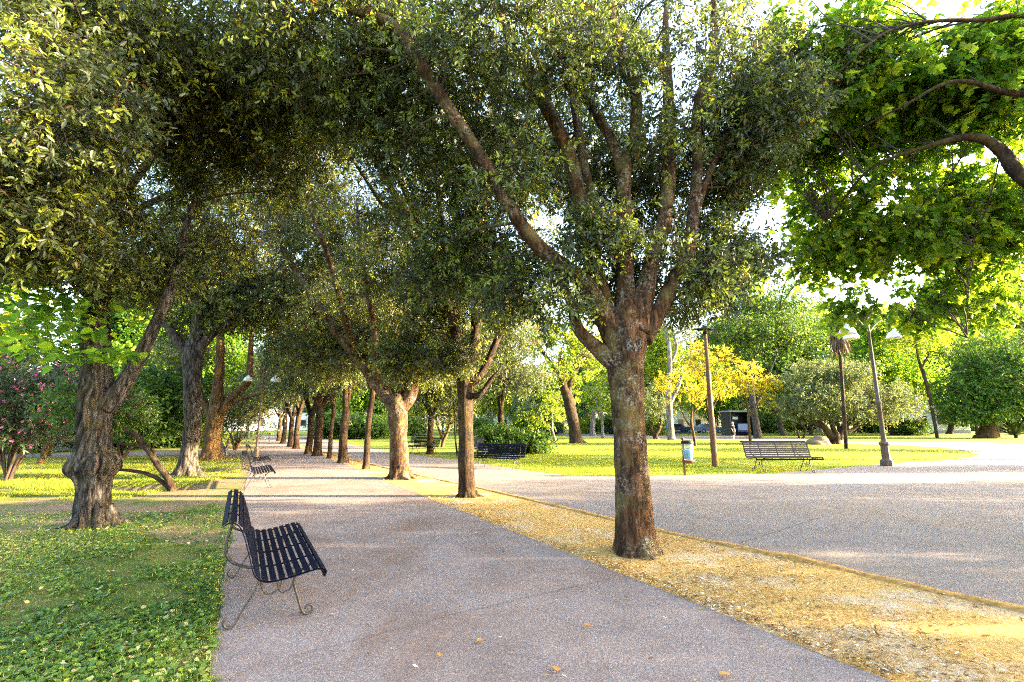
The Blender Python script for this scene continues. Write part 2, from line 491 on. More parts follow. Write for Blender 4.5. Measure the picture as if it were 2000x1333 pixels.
def woody(root, base, trunk, limbs, mat, sides=20, seg=6, amp=.10, freq=5, ridges=0, ramp_=0, seed=0, burl=None, roots=5, limb_name='limb', nroots=0):
    P, Rr = trunk
    pts, rad = smooth_path(rel(P, base), Rr, seg)
    pts[0] = pts[0] + Vector((0, 0, -.06))
    wood = list(pts[len(pts) // 2:])
    if nroots:
        rr_ = random.Random(seed + 77)
        for i_ in range(nroots):
            a_ = 2 * math.pi * (i_ + rr_.uniform(-.25, .25)) / nroots; R0 = Rr[1]; dv = Vector((math.cos(a_), math.sin(a_), 0))
            ln_ = R0 * rr_.uniform(1.7, 2.7); tw = Vector((-dv.y, dv.x, 0)) * rr_.uniform(-.3, .3)
            q_ = [dv * R0 * .55 + Vector((0, 0, R0 * 1.25)), dv * R0 * .98 + Vector((0, 0, R0 * .42)), (dv + tw * .3) * R0 * 1.35 + Vector((0, 0, R0 * .10)), (dv + tw) * ln_ + Vector((0, 0, -R0 * .16))]
            rp, rq = smooth_path(q_, [R0 * .34, R0 * .34, R0 * .22, R0 * .10], 6)
            mb = MB(); mb.tube(rp, rq, 10, disp=rough_disp(.2, 9, 0, 0, seed + i_)); mb.build('root', mat, root)
    rnd = random.Random(seed); ph = rnd.uniform(0, 6.28)
    d0 = rough_disp(amp, freq, ridges, ramp_, seed)
    r_base = rad[0]
    def disp(p, q, r, i, a):
        rr = d0(p, q, r, i, a)
        h = max(0, p.z)
        rr *= 1 + .24 * math.exp(-h / .11) * (.5 + .5 * math.cos(roots * a + ph + .8 * math.sin(a * 2)))
        if burl: rr = burl(p, q, rr, a)
        return rr
    mb = MB(); mb.tube(pts, rad, sides, disp=disp)
    mb.build('trunk', mat, root)
    for li, (LP, LR) in enumerate(limbs):
        LP, LR = list(LP), list(LR); LP.append(LP[-1] + (LP[-1] - LP[-2]) * .55 + Vector((.04, 0, .02))); LR[-1] *= .8; LR.append(LR[-1] * .18)
        lp, lr = smooth_path(rel(LP, base), LR, seg)
        mb = MB(); mb.tube(lp, lr, max(8, sides // 2), disp=rough_disp(amp, freq, 0, 0, seed + li + 1))
        mb.build(limb_name, mat, root)
        wood += lp[2:]
    return wood

# ================================================================== GROUND
def sheet(name, pts, z, mat, jit=.0, step=.35, kind='structure'):
    out = []
    n = len(pts)
    for i in range(n):
        a, b = Vector(pts[i]), Vector(pts[(i + 1) % n])
        ln = (b - a).length; far = min(a.length, b.length)
        if jit and far < 40:
            m = max(1, min(60, int(ln / step)))
        else: m = 1
        nrml = Vector((-(b - a).y, (b - a).x, 0)).normalized() if ln > 0 else Vector((0, 0, 0))
        for k in range(m):
            q = a.lerp(b, k / m)
            if jit and k: q = q + nrml * (noise.noise(Vector((q.x * 1.9, q.y * 1.9, z * 50))) * jit * 2 + noise.noise(Vector((q.x * 9, q.y * 9, 3))) * jit * .6)
            out.append((q.x, q.y, z))
    me = bpy.data.meshes.new(name); me.from_pydata(out, [], [tuple(range(len(out)))])
    me.materials.append(mat); me.update()
    # face up
    if me.polygons[0].normal.z < 0: me.flip_normals()
    o = bpy.data.objects.new(name, me); COL.objects.link(o)
    return tag(o, kind=kind)

mb = MB(); mb.add([(-600, -60, 0), (600, -60, 0), (600, 900, 0), (-600, 900, 0)], [(0, 1, 2, 3)])
tag(mb.build('ground', M['lawn'], smooth=False), kind='structure')

EDGE_L = [G(410, 1333), G(437, 1130), G(462, 1010), G(480, 945), G(492, 895), G(503, 868), G(508, 851)]
EDGE_R = [G(1740, 1333), G(1180, 1110), G(740, 935), G(645, 897), G(580, 872), G(545, 853)]
KERB = [G(2000, 1195), G(1640, 1112), G(1300, 1040), G(1090, 990), G(940, 955), G(850, 936), G(800, 925), G(730, 909), G(690, 899), G(640, 886), G(600, 874), G(560, 856)]
dirR = (EDGE_R[0] - EDGE_R[2]).normalized()
dirK = (KERB[0] - KERB[2]).normalized()
dirL = (EDGE_L[0] - EDGE_L[2]).normalized()
backL = EDGE_L[0] + dirL * 7; backR = EDGE_R[0] + dirR * 9; backK = KERB[0] + dirK * 9
sheet('path', [backL] + EDGE_L + EDGE_R[::-1] + [backR], .008, M['path'], .02)
sheet('soil_strip', [backR] + EDGE_R + KERB[::-1] + [backK], .004, M['soil'], .0)
LAWN_EDGE = [G(770, 884), G(860, 896), G(930, 904), G(1000, 916), G(1100, 929), G(1200, 932), G(1340, 929), G(1500, 926), G(1620, 917), G(1740, 906), G(1850, 900), G(1900, 894), G(1912, 889), G(1890, 882), G(1840, 875), G(1760, 871), G(1690, 869)]
FARP_LO = [G(1560, 864), G(1450, 861), G(1240, 857), G(1090, 852)]
FARP_HI = [G(1090, 848), G(1240, 850), G(1450, 853), G(1560, 857), G(1690, 863), G(1780, 865), G(1880, 863), G(2000, 868), G(2120, 868)]
sheet('side_path', [backK] + KERB + [G(600, 850), G(700, 872)] + LAWN_EDGE + FARP_LO + FARP_HI + [Vector((40, 14, 0)), Vector((30, -10, 0))], .012, M['path2'], .05)
# bare earth under the left row
IN = Vector((.5, .2, 0))
sheet('left_lawn', [backL + IN] + [q + IN for q in EDGE_L] + [G(300, 853), G(-500, 880), Vector((-60, -8, 0))], .002, M['lawn_l'], 0)
sheet('bare_earth', [EDGE_L[1] + IN, EDGE_L[3] + IN, EDGE_L[5] + IN * .4, G(445, 874), G(360, 902), G(280, 945), G(100, 972), G(-60, 1000), G(20, 1040), G(180, 1036), G(300, 1042), G(395, 1075)], .005, M['earth'], .08)
sheet('far_left_path', [G(150, 893), G(300, 891), G(470, 886), G(470, 879), G(300, 883), G(150, 886), G(-300, 886), G(-300, 893)], .0065, M['path2'], .0)
# pavement joints
def joint(a, b, w_=.012):
    a, b = Vector(a), Vector(b); mb_ = MB()
    n_ = 40; pts = [a.lerp(b, i / n_) for i in range(n_ + 1)]
    nr = Vector((-(b - a).y, (b - a).x, 0)).normalized()
    vs = []
    for q in pts:
        o_ = nr * noise.noise(q * 3) * .02
        ww = w_ * (.6 + .6 * abs(noise.noise(q * 7)))
        vs += [(q + o_ + nr * ww).to_tuple(), (q + o_ - nr * ww).to_tuple()]
    vs = [(x, y, .0165) for x, y, z in vs]
    mb_.add(vs, [(2 * i, 2 * i + 1, 2 * i + 3, 2 * i + 2) for i in range(n_)])
    tag(mb_.build('path_joint', M['joint'], smooth=False), kind='structure')
M['joint'] = plain('joint_dark', (.10, .08, .07), .95)
joint(G(560, 1290), G(880, 1205), .003); joint(G(880, 1205), G(1195, 1133), .005); joint(G(1450, 1062), G(1598, 1014), .006)

# kerb: a low brown edging ridge along the strip
mb = MB()
kp, kr = smooth_path([backK] + KERB[:-1], [.05] * len(KERB), 8)
ribbon = []
for i, q in enumerate(kp):
    d = (kp[min(i + 1, len(kp) - 1)] - kp[max(i - 1, 0)]).normalized(); nr = Vector((-d.y, d.x, 0))
    j = .018 * noise.noise(q * 2.2); hgt = .020 + .030 * noise.noise(q * 3.1) + .016 * noise.noise(q * 9)
    ribbon += [q + nr * (.075 + j), q + nr * (.05 + j) + Vector((0, 0, hgt)), q - nr * (.04 - j) + Vector((0, 0, hgt + .006)), q - nr * (.06 - j)]
mb.add(ribbon, [(4 * i + k_, 4 * i + k_ + 1, 4 * i + k_ + 5, 4 * i + k_ + 4) for i in range(len(kp) - 1) for k_ in range(3)])
M['kerbm'] = plain('kerb_earthy', (.34, .19, .055), .95, 0, .1, .6, 14)
tag(mb.build('kerb', M['kerbm']), kind='structure')

# ================================================================== GROUND COVER
def inside(P, poly):
    x, y = P[:, 0], P[:, 1]; c = np.zeros(len(P), bool); n = len(poly)
    for i in range(n):
        x1, y1 = poly[i][0], poly[i][1]; x2, y2 = poly[(i + 1) % n][0], poly[(i + 1) % n][1]
        if y1 == y2: continue
        cond = ((y1 > y) != (y2 > y)) & (x < (x2 - x1) * (y - y1) / (y2 - y1) + x1)
        c ^= cond
    return c
def scatter(rg, poly, n, nearest=None):
    """n points in polygon, denser near the viewer when nearest is set"""
    xs = [p[0] for p in poly]; ys = [p[1] for p in poly]
    out = []
    tot = 0
    for _ in range(60):
        m = n * 3
        P = np.stack([rg.uniform(min(xs), max(xs), m), rg.uniform(min(ys), max(ys), m), np.zeros(m)], 1)
        P = P[inside(P, poly)]
        if nearest:
            d = np.hypot(P[:, 0], P[:, 1]); P = P[rg.random(len(P)) < np.clip((nearest / d) ** 2, 0, 1)]
        out.append(P); tot += len(P)
        if tot >= n: break
    return np.concatenate(out)[:n]
rg = np.random.default_rng(5)
# left lawn: broad weeds and grass
polyL = [(p.x, p.y) for p in [backL + Vector((.03, 0, 0))] + [q + Vector((.035, 0, 0)) for q in EDGE_L[:3]] + [G(420, 985), G(380, 1000), G(-300, 1010), Vector((-9, 1.5, 0))]]
P = scatter(rg, polyL, 190000, 3.6)
d = gap_noise(P, 1.5, 2.2) + .7 * gap_noise(P, 4.0, .6) + rg.normal(size=len(P)) * .5
P = P[d > .12]; n = len(P)
ang = rg.uniform(0, 6.28, n); lean = rg.uniform(.2, 1.1, n)
ax = np.stack([np.cos(ang) * 1.0, np.sin(ang) * 1.0, lean], 1)
up = rg.normal(size=(n, 3)) * .3 + np.array([[0, 0, 1]])
half = rg.random(n) < .68
big = gap_noise(P, .9, 5.1)
tone = np.clip(.40 + .26 * big + rg.normal(size=n) * .22, 0, .96); tone[rg.random(n) < .035] = 1
Lf = rg.uniform(.016, .046, n)
P[:, 0] -= .07 * np.abs(gap_noise(P, 6.0, 1.0)); P2 = P.copy(); P2[:, 2] = rg.uniform(.0, .035, n)
PF = scatter(rg, polyL, 170000, 3.8); mf = len(PF); af = rg.uniform(0, 6.28, mf)
axf = np.stack([np.cos(af), np.sin(af), rg.uniform(.25, 1.5, mf)], 1)
tf_ = np.clip(.38 + .2 * gap_noise(PF, .9, 5.1) + rg.normal(size=mf) * .3, 0, 1)
tf_ = np.where(gap_noise(PF, .8, 9.0) > .75, np.clip(tf_ + .45, 0, 1), tf_)
fine_grass = leaves(PF, axf, rg.normal(size=(mf, 3)), rg.uniform(.014, .038, mf), 'blade', tf_)
ch = [fine_grass, leaves(P2[half], ax[half] * np.array([[1, 1, .5]]), up[half], Lf[half], 'round', tone[half])]
h2 = ~half
ax2 = ax.copy(); ax2[:, 2] += 1.1
ch.append(leaves(P[h2], ax2[h2], rg.normal(size=(h2.sum(), 3)), Lf[h2] * rg.uniform(1.0, 1.9, h2.sum()), 'blade', tone[h2]))
tag(np_build('lawn_weeds', ch, [M['grass']]), 'low green weeds and grass on the shaded left lawn', 'grass', kind='stuff')
# short blades over lit lawns
def blades(name, poly, n, mat, near, L=(.04, .09), label='', wide=1.6):
    P = scatter(rg, poly, n, near); P = P[gap_noise(P, 1.1, 1.7) > -1.0]; m = len(P)
    ang = rg.uniform(0, 6.28, m)
    ax = np.stack([np.cos(ang) * .7, np.sin(ang) * .7, rg.uniform(.6, 1.4, m)], 1)
    t = np.clip(.45 + .2 * gap_noise(P, .7, 4.4) + rg.normal(size=m) * .2, 0, 1)
    c = leaves(P, ax, rg.normal(size=(m, 3)), rg.uniform(L[0], L[1], m), 'blade', t)
    tag(np_build(name, [c], [M[mat]]), label, 'grass', kind='stuff')
blades('lawn_grass', [(p.x, p.y) for p in LAWN_EDGE[2:] + FARP_LO + [G(900, 862)]], 110000, 'drygrass', 17, (.05, .10), 'short sunlit grass of the lawn beyond the side path')
blades('left_grass', [(p.x, p.y) for p in [G(470, 930), G(470, 896), G(200, 896), G(-60, 896), G(-60, 985), G(250, 975)]], 45000, 'drygrass', 12, (.05, .10), 'sunlit yellow grass behind the left trees')
# litter
polyS = [(p.x, p.y) for p in [EDGE_R[0] + dirR * 2.5] + EDGE_R[:4] + KERB[:9][::-1] + [KERB[0] + dirK * 2.5]]
P = scatter(rg, polyS, 22000, 4.5); m = len(P)
keep = gap_noise(P, 1.6, 3.3) + rg.normal(size=m) * .8 > -.3
P = P[keep]; m = len(P); P[:, 2] = .008 + rg.uniform(0, .02, m)
ang = rg.uniform(0, 6.28, m)
ax = np.stack([np.cos(ang), np.sin(ang), rg.normal(size=m) * .25], 1)
up = rg.normal(size=(m, 3)) * .35 + np.array([[0, 0, 1]])
ch = [leaves(P, ax, up, rg.uniform(.018, .06, m), 'slim', np.clip(rg.normal(.52, .27, m), 0, 1))]
tag(np_build('leaf_litter', ch, [M['litter']]), 'dry brown leaves and needles littering the soil strip', 'leaf litter', kind='stuff')
polyP = [(p.x, p.y) for p in [backL] + EDGE_L[:4] + EDGE_R[:4][::-1] + [backR]]
P = np.concatenate([scatter(rg, polyP, 700, 6), scatter(rg, [(p.x, p.y) for p in [backK] + KERB[:8] + LAWN_EDGE[4:10]], 260, 8),
                    scatter(rg, polyL, 900, 5), scatter(rg, [(p.x, p.y) for p in [EDGE_R[0], EDGE_R[1], EDGE_R[2], EDGE_R[2] + Vector((.12, .1, 0)), EDGE_R[1] + Vector((.14, .12, 0)), EDGE_R[0] + Vector((.15, .12, 0))]], 2600, 5)])
m = len(P); P[:, 2] = .022 + rg.uniform(0, .01, m); ang = rg.uniform(0, 6.28, m)
ax = np.stack([np.cos(ang), np.sin(ang), rg.normal(size=m) * .15], 1); up = rg.normal(size=(m, 3)) * .3 + np.array([[0, 0, 1]])
tag(np_build('fallen_leaf_scatter', [leaves(P, ax, up, rg.uniform(.02, .055, m), 'slim', np.clip(rg.normal(.5, .35, m), 0, 1))], [M['litter']]),
    'small dry leaves scattered over the asphalt and grass', 'leaf litter', kind='stuff')
for i, (px, py, lab) in enumerate([(1141, 1230, 'orange fallen leaf at the right of the near asphalt joint'), (1090, 1321, 'brown orange fallen leaf by the bottom edge, right of centre'),
                              (941, 1258, 'small orange fallen leaf in the middle of the near asphalt'), (1405, 1326, 'large pale yellow fallen leaf at the bottom near the soil strip'),
                              (858, 1291, 'tiny rust coloured fallen leaf, lowest left of the orange ones')]):
    c = G(px, py) + Vector((0, 0, .03)); a = np.array([[math.cos(i * 2), math.sin(i * 2), .12]])
    o = np_build('fallen_leaf', [leaves(np.zeros((1, 3)), a, np.array([[.2, .1, 1.]]), np.array([[.055, .06, .045, .07, .04][i]]), 'round', np.array([[.4, .1, .6, 1, .2][i]]))], [M['orange']])
    o.location = c; tag(o, lab, 'leaf', 'bright fallen leaves on the asphalt')
# ================================================================== TREES
def Bp(base, px, py, y, r, n):
    c = A(px, py, y) - Vector(base)
    return (tuple(c), r, n)
OAK = ('oak', 'twig'); OAKY = ('oak_y', 'twig')
GROW = 'evergreen oaks in the row on the soil strip'
GLEFT = 'old trees in the row left of the promenade'

# --- the big forked oak in the foreground
b = G(1243, 1080); y0 = b.y
t = thing('oak_tree', 'large lichen spotted oak forking into many limbs, nearest tree on the soil strip', 'tree', b, 0, GROW)
trunk = px_tree([(1243, 1083, 46), (1240, 1055, 40), (1238, 1000, 36), (1232, 900, 32.5), (1226, 800, 31.5), (1222, 730, 35), (1222, 680, 42), (1224, 640, 40), (1226, 600, 24)], y0)
limbs = [px_tree(s, y0) for s in [
    [(1205, 712, 24), (1160, 675, 18, -.05), (1128, 640, 15, -.1), (1115, 590, 12, -.15), (1090, 540, 8, -.2)],
    [(1212, 690, 27), (1170, 600, 23, -.1), (1135, 545, 20, -.2), (1060, 490, 18, -.3), (1000, 412, 16, -.4), (935, 300, 15, -.5), (872, 205, 15, -.6), (812, 110, 15, -.6), (765, 48, 14, -.6), (690, 22, 11, -.5)],
    [(1215, 680, 25, .05), (1172, 560, 21, .1), (1140, 430, 19, .15), (1110, 300, 18, .2), (1062, 200, 16, .25), (1005, 100, 13, .3), (960, -20, 10, .3)],
    [(1226, 660, 30, .0), (1221, 545, 21, -.02), (1221, 450, 18, -.05), (1220, 340, 17, -.05), (1240, 260, 15, -.05), (1240, 180, 15, -.1), (1205, 80, 14, -.1), (1190, -30, 11, -.1)],
    [(1219, 340, 14, -.05), (1190, 265, 12, .1), (1130, 165, 10, .2), (1085, 40, 8, .3)],
    [(1213, 670, 20, .1), (1218, 570, 16, .25), (1188, 470, 15, .3), (1150, 370, 13, .4), (1120, 200, 11, .5)],
    [(1240, 650, 29, -.05), (1268, 530, 21, 0), (1298, 430, 18, .1), (1308, 310, 17, .15), (1306, 200, 14, .2), (1300, 60, 11, .2)],
    [(1255, 665, 22, 0), (1290, 600, 20, 0), (1322, 535, 19, .05), (1346, 480, 17, .1), (1362, 320, 14, .2), (1362, 210, 13, .2), (1392, 110, 12, .2), (1395, -20, 9, .2)],
    [(1350, 440, 10, .1), (1385, 340, 9, .3), (1440, 220, 7, .5), (1500, 120, 5, .7)],
]]
limbs = [(P_, [r_ * (.95 if k_ == 0 else .80) for k_, r_ in enumerate(R_)]) for P_, R_ in limbs]
wd = woody(t, b, trunk, limbs, M['bark_oak'], 44, 8, .10, 7, 0, 0, 3)
crown([Bp(b, 1120, 330, y0 + 1.7, (1.9, .9, 1.6), 1800), Bp(b, 1340, 300, y0 + 1.5, (1.35, 1.0, 1.8), 1500), Bp(b, 1330, 560, y0 + 1.6, (.9, .6, .5), 500), Bp(b, 1500, 420, y0 + .9, (.6, .7, .8), 800), Bp(b, 1560, 120, y0 + .7, (.7, .8, .9), 800),
       Bp(b, 1250, 20, y0 + 1.9, (2.2, 1.2, 1.0), 1700), Bp(b, 1465, 230, y0 + .5, (.8, 1.0, 1.4), 1700),
       Bp(b, 850, 200, y0 + .6, (1.6, 1.0, 1.4), 1600), Bp(b, 860, 470, y0 + 1.3, (1.4, .7, .9), 1500), Bp(b, 680, 120, y0 + .2, (1.3, 1.0, 1.0), 1200), Bp(b, 1100, 620, y0 + .0, (.28, .35, .55), 120),
       Bp(b, 1410, 490, y0 + .5, (.5, .5, .55), 480), Bp(b, 1000, 60, y0 - .8, (1.5, .7, .7), 650), Bp(b, 1150, 240, y0 - .5, (.18, .2, .25), 24), Bp(b, 1400, 60, y0 - .6, (.9, .5, .5), 110),
       Bp(b, 1260, 430, y0 - .25, (.7, .25, .3), 200), Bp(b, 1375, 545, y0 + .1, (.3, .3, .25), 130), Bp(b, 1185, 420, y0 - .3, (.3, .2, .35), 110), Bp(b, 1290, 300, y0 - .35, (.35, .2, .35), 110), Bp(b, 1060, 300, y0 - .3, (.4, .25, .4), 110), Bp(b, 1200, 130, y0 - .4, (.5, .25, .35), 110), Bp(b, 1330, 470, y0 - .15, (.3, .2, .3), 90), Bp(b, 1090, 600, y0 - .15, (.35, .3, .35), 170), Bp(b, 1210, 560, y0 + .55, (.6, .3, .4), 260), Bp(b, 1400, 400, y0 - .2, (.4, .3, .5), 150), Bp(b, 1000, 330, y0 - .45, (.5, .25, .5), 130), Bp(b, 1030, 580, y0 + .5, (.6, .5, .6), 550), Bp(b, 1100, 150, y0 - .5, (.5, .3, .5), 70), Bp(b, 1330, 200, y0 - .4, (.5, .3, .7), 80), Bp(b, 1150, 480, y0 - .3, (.35, .2, .3), 110)],
      .075, 'oak', 11, 18, .34, .35, -.35, 1.0, wd, OAK, 110, parent=t, bright=.15, branch_r=.018)

# --- row behind it on the strip
def px_oak(label, base_px, tr, lb, blobs, seed, L=.08, per=15, group=GROW, bark='bark_brown', sides=24, mats=OAK, name='oak_tree', ridges=0, ramp_=0, burl=None, nbr=70, kind='oak', droop=.35, bright=.14, gap=-.35, extra=None, rz=5):
    b = G(*base_px)
    t = thing(name, label, 'tree', b, 0, group)
    wd = woody(t, b, px_tree(tr, b.y), [px_tree(s, b.y) for s in lb], M[bark], sides, 6, .11, 6, ridges, ramp_, seed, burl, rz, nroots=7 if b.y < 20 else 0)
    crown([Bp(b, q[0], q[1], b.y + q[2], q[3], int(q[4] * 1.7)) for q in blobs], L, kind, seed, per, L * 4.6, droop, gap, .8, wd, mats, nbr, parent=t, bright=bright, branch_r=.018, extra=extra)
    return t
px_oak('straight single trunk oak just behind the large forked oak, slim limbs spreading above', (913, 970),
       [(913, 972, 19), (911, 930, 15.5), (910, 860, 14.5), (909, 790, 14.5), (908, 745, 16), (912, 700, 11)],
       [[(912, 745, 12), (928, 660, 10, .1), (930, 560, 10, .2), (936, 470, 9, .2), (950, 370, 7, .2), (960, 200, 5, .2)],
        [(905, 740, 11), (888, 650, 9, -.1), (872, 560, 8, -.2), (835, 480, 8, -.2), (765, 370, 7, 0), (720, 280, 5, .2)],
        [(916, 750, 9), (945, 722, 8, .1), (1000, 595, 6, .3)], [(930, 560, 6, .2), (905, 470, 6), (890, 380, 5, .2)],
        [(905, 770, 6), (935, 772, 6, -.1), (960, 740, 5, -.1)],
        [(890, 650, 7, -.1), (862, 545, 6, -.8), (815, 430, 5.5, -1.3), (768, 320, 4.5, -1.6), (735, 200, 3, -1.7)], [(930, 600, 7, .1), (938, 480, 6.5, -.6), (925, 360, 5.5, -1.2), (930, 230, 4, -1.5)],
        [(872, 560, 6, -.2), (868, 460, 5, -1.0), (850, 350, 4.5, -1.4), (835, 220, 3, -1.6)], [(835, 480, 5, -.3), (770, 430, 4.5, -1.1), (700, 330, 3.5, -1.5)], [(935, 500, 5, -.2), (975, 420, 4.5, -.8), (1010, 320, 3.5, -1.1)]],
       [(800, 560, .5, (1.7, 1.4, 1.3), 1000), (1000, 480, 1.0, (1.6, 1.5, 1.6), 1000), (900, 330, .8, (2.4, 2.0, 1.8), 1300), (940, 660, .3, (.8, .8, .4), 260), (1040, 660, .5, (.7, .7, .6), 280), (960, 150, 1.0, (2.6, 2.0, 2.0), 800), (1060, 330, 1.4, (1.8, 1.5, 2.2), 600), (820, 690, .5, (1.0, .9, .5), 380), (1000, 730, .3, (.7, .7, .3), 150), (880, 560, .2, (1.0, .8, .8), 350), (905, 690, -.35, (.9, .5, .35), 330), (1060, 700, .3, (1.0, .8, .55), 560), (980, 620, -.3, (.7, .4, .4), 160), (780, 700, .3, (.5, .6, .4), 150)], 21, mats=OAKY)
px_oak('thick oak with wide Y fork and sunlit right flank, left of the straight trunk', (782, 935),
       [(782, 937, 24), (780, 905, 19), (778, 850, 17.5), (777, 810, 19), (777, 785, 22), (779, 770, 15)],
       [[(772, 795, 17), (750, 765, 15), (728, 738, 14), (712, 715, 12), (650, 640, 10), (600, 565, 9, .2), (560, 500, 7, .3)],
        [(785, 795, 16), (802, 770, 14), (815, 730, 11), (850, 655, 9), (890, 575, 7)],
        [(778, 780, 11), (790, 735, 10, .3), (775, 640, 8, .5), (790, 520, 6, .5)],
        [(690, 690, 8, -.2), (668, 600, 7, -1.2), (640, 500, 5, -2.0), (610, 420, 4, -2.3)], [(735, 745, 7, -.2), (730, 640, 6, -1.4), (712, 540, 5, -2.0), (700, 440, 4, -2.3)]],
       [(690, 560, .5, (2.4, 2.0, 1.9), 1500), (800, 650, .2, (1.7, 1.5, 1.0), 850), (790, 400, .6, (2.8, 2.2, 2.2), 1400), (650, 690, 1.5, (1.6, 1.4, .9), 700), (740, 200, 1.0, (3.4, 2.6, 2.8), 1200), (620, 400, .6, (2.4, 2.0, 2.2), 1200), (830, 720, .2, (.7, .7, .35), 200), (700, 700, .6, (.8, .8, .5), 250)], 22, .09, bark='bark_oak', mats=OAKY)

def auto_tree(label, base, r, fork, blobs, nl=4, lean=(0, 0), bark='bark_brown', L=.12, kind='oak', mats=OAK, seed=1, per=12, name='oak_tree', group=None, nbr=40, droop=.35, gap=-.5, gs=.6, sides=14, cat='tree', bright=.08, twigs=True, limb_r=.55, twig=4.2, flare=1.35, flat=.7, extra=None):
    rnd = random.Random(seed)
    b = Vector(base)
    t = thing(name, label, cat, b, 0, group)
    top = Vector((lean[0], lean[1], fork))
    tp = [b, b + top * .12 + Vector((0, 0, 0)), b + top * .5 + Vector((rnd.uniform(-.04, .04), 0, 0)), b + top * .85, b + top]
    tr = (tp, [r * flare, r * 1.08, r * .92, r * .95, r * .8])
    lb = []
    for i in range(nl):
        c, rr, n = blobs[i % len(blobs)]
        d = Vector((rnd.gauss(0, 1), rnd.gauss(0, 1), rnd.gauss(0, .6))).normalized()
        e = Vector((c[0] + d.x * rr[0] * .6, c[1] + d.y * rr[1] * .6, c[2] + abs(d.z) * rr[2] * .5))
        s = top * rnd.uniform(.88, .97)
        m = s.lerp(e, .45) + Vector((d.x * .15, d.y * .15, -.05 * (e - s).length))
        lr = r * limb_r * rnd.uniform(.7, 1.05)
        lb.append(([b + s, b + s.lerp(m, .5) + Vector((d.x, d.y, 0)) * .06, b + m, b + e], [lr, lr * .85, lr * .6, lr * .2]))
    wd = woody(t, b, tr, lb, M[bark], sides, 5, .10, 5, 0, 0, seed)
    crown(blobs, L, kind, seed, per, L * twig, droop, gap, gs, wd, mats, nbr, parent=t, bright=bright, branch_r=.02, twigs=twigs, flat=flat, extra=extra)
    return t
ROWB = [((-.6, 0, 4.4), (2.5, 2.5, 1.5), 1300), ((.9, .3, 5.4), (2.2, 2.2, 1.6), 1100), ((0, -.6, 7.0), (2.6, 2.6, 1.8), 1200), ((-.3, .6, 3.75), (1.9, 1.9, .6), 480)]
o4 = auto_tree('very slim dark oak stem between the Y forked oak and the double stem oak', G(714, 917), .10, 2.7, [((0, 0, 4.3), (1.3, 1.3, 1.2), 420), ((-.2, .3, 5.6), (1.5, 1.5, 1.2), 420)], 3, (.10, 0), seed=31, L=.10, group=GROW)
o5 = auto_tree('medium brown oak with a V fork, left of the very slim stem', G(669, 905), .165, 2.05, ROWB, 5, (.0, 0), seed=32, L=.11, group=GROW, limb_r=.7)
far_row = [(643, 896, .9, 1.2, 'thin leaning dark oak stem farther along the strip, between two stouter oaks'), (619, 891, 1.12, 2.4, 'stout dark oak whose trunk is widest of the far strip row'),
           (602, 888, .95, 4.0, 'dark oak half hidden behind the stout far oak, slightly left of it'), (578, 877, 1.0, .6, 'sunlit orange oak trunk at the far end of the strip'),
           (566, 873, .95, 5.2, 'pale sunlit oak trunk farther than the orange one'), (553, 867, 1.0, 3.3, 'distant dark oak trunk near the vanishing point'),
           (544, 862, 1.0, 1.7, 'most distant oak of the strip row, tiny beside the bright opening')]
for i, (px, py, s, rz, lab) in enumerate(far_row):
    src = o4 if i == 0 else o5
    dup(src, G(px, py), rz, lab, GROW, s)
for i, (px, py, s, rz, lab) in enumerate([(840, 888, .95, 1.0, 'brown oak trunk standing behind two far benches on the left part of the lawn'), (978, 884, 1.05, 2.9, 'half sunlit orange trunk rising behind the mid bench and juniper'),
                                       (1650, 700, 0, 0, '')][:2]):
    dup(o5, G(px, py), rz, lab, 'oaks standing on the lawn beyond the side path', s)

# --- left row
def burl_f(p, q, r, a):
    z = p.z
    g = math.exp(-((z - .86) / .17) ** 2)
    lump = .5 + .5 * noise.noise(Vector((q.x * 2.2, q.y * 2.2, z * 5)))
    side = .6 + .4 * abs(q.x)
    return r + g * (.05 * side + .15 * lump * side)
def sprout(rg):
    n = 620
    c = np.array([[tuple(A(px, py, 6.3 + dy) - b1)] for px, py, dy in [(60, 640, .4), (120, 600, .2), (40, 570, 0), (190, 690, -.25), (240, 695, -.3), (130, 690, .4), (180, 655, -.1), (90, 545, 0), (30, 680, .8)]]).reshape(-1, 3)
    w = np.array([.2, .2, .16, .05, .05, .1, .05, .1, .09]); i = rg.choice(len(c), n, p=w / w.sum())
    sp = np.array([(.35, .3, .16), (.35, .3, .16), (.3, .3, .16), (.13, .1, .05), (.15, .1, .05), (.3, .3, .1), (.12, .1, .05), (.3, .3, .15), (.3, .3, .15)])[i]
    P = c[i] + rg.normal(size=(n, 3)) * sp
    ax = rg.normal(size=(n, 3)) * np.array([[1, 1, .3]]) + np.array([[0, 0, -.35]])
    up = rg.normal(size=(n, 3)) * .3 + np.array([[0, 0, 1]])
    return [leaves(P, ax, up, rg.uniform(.09, .16, n), 'round', rg.random(n) * .8, 2)]
b1 = G(185, 1028)
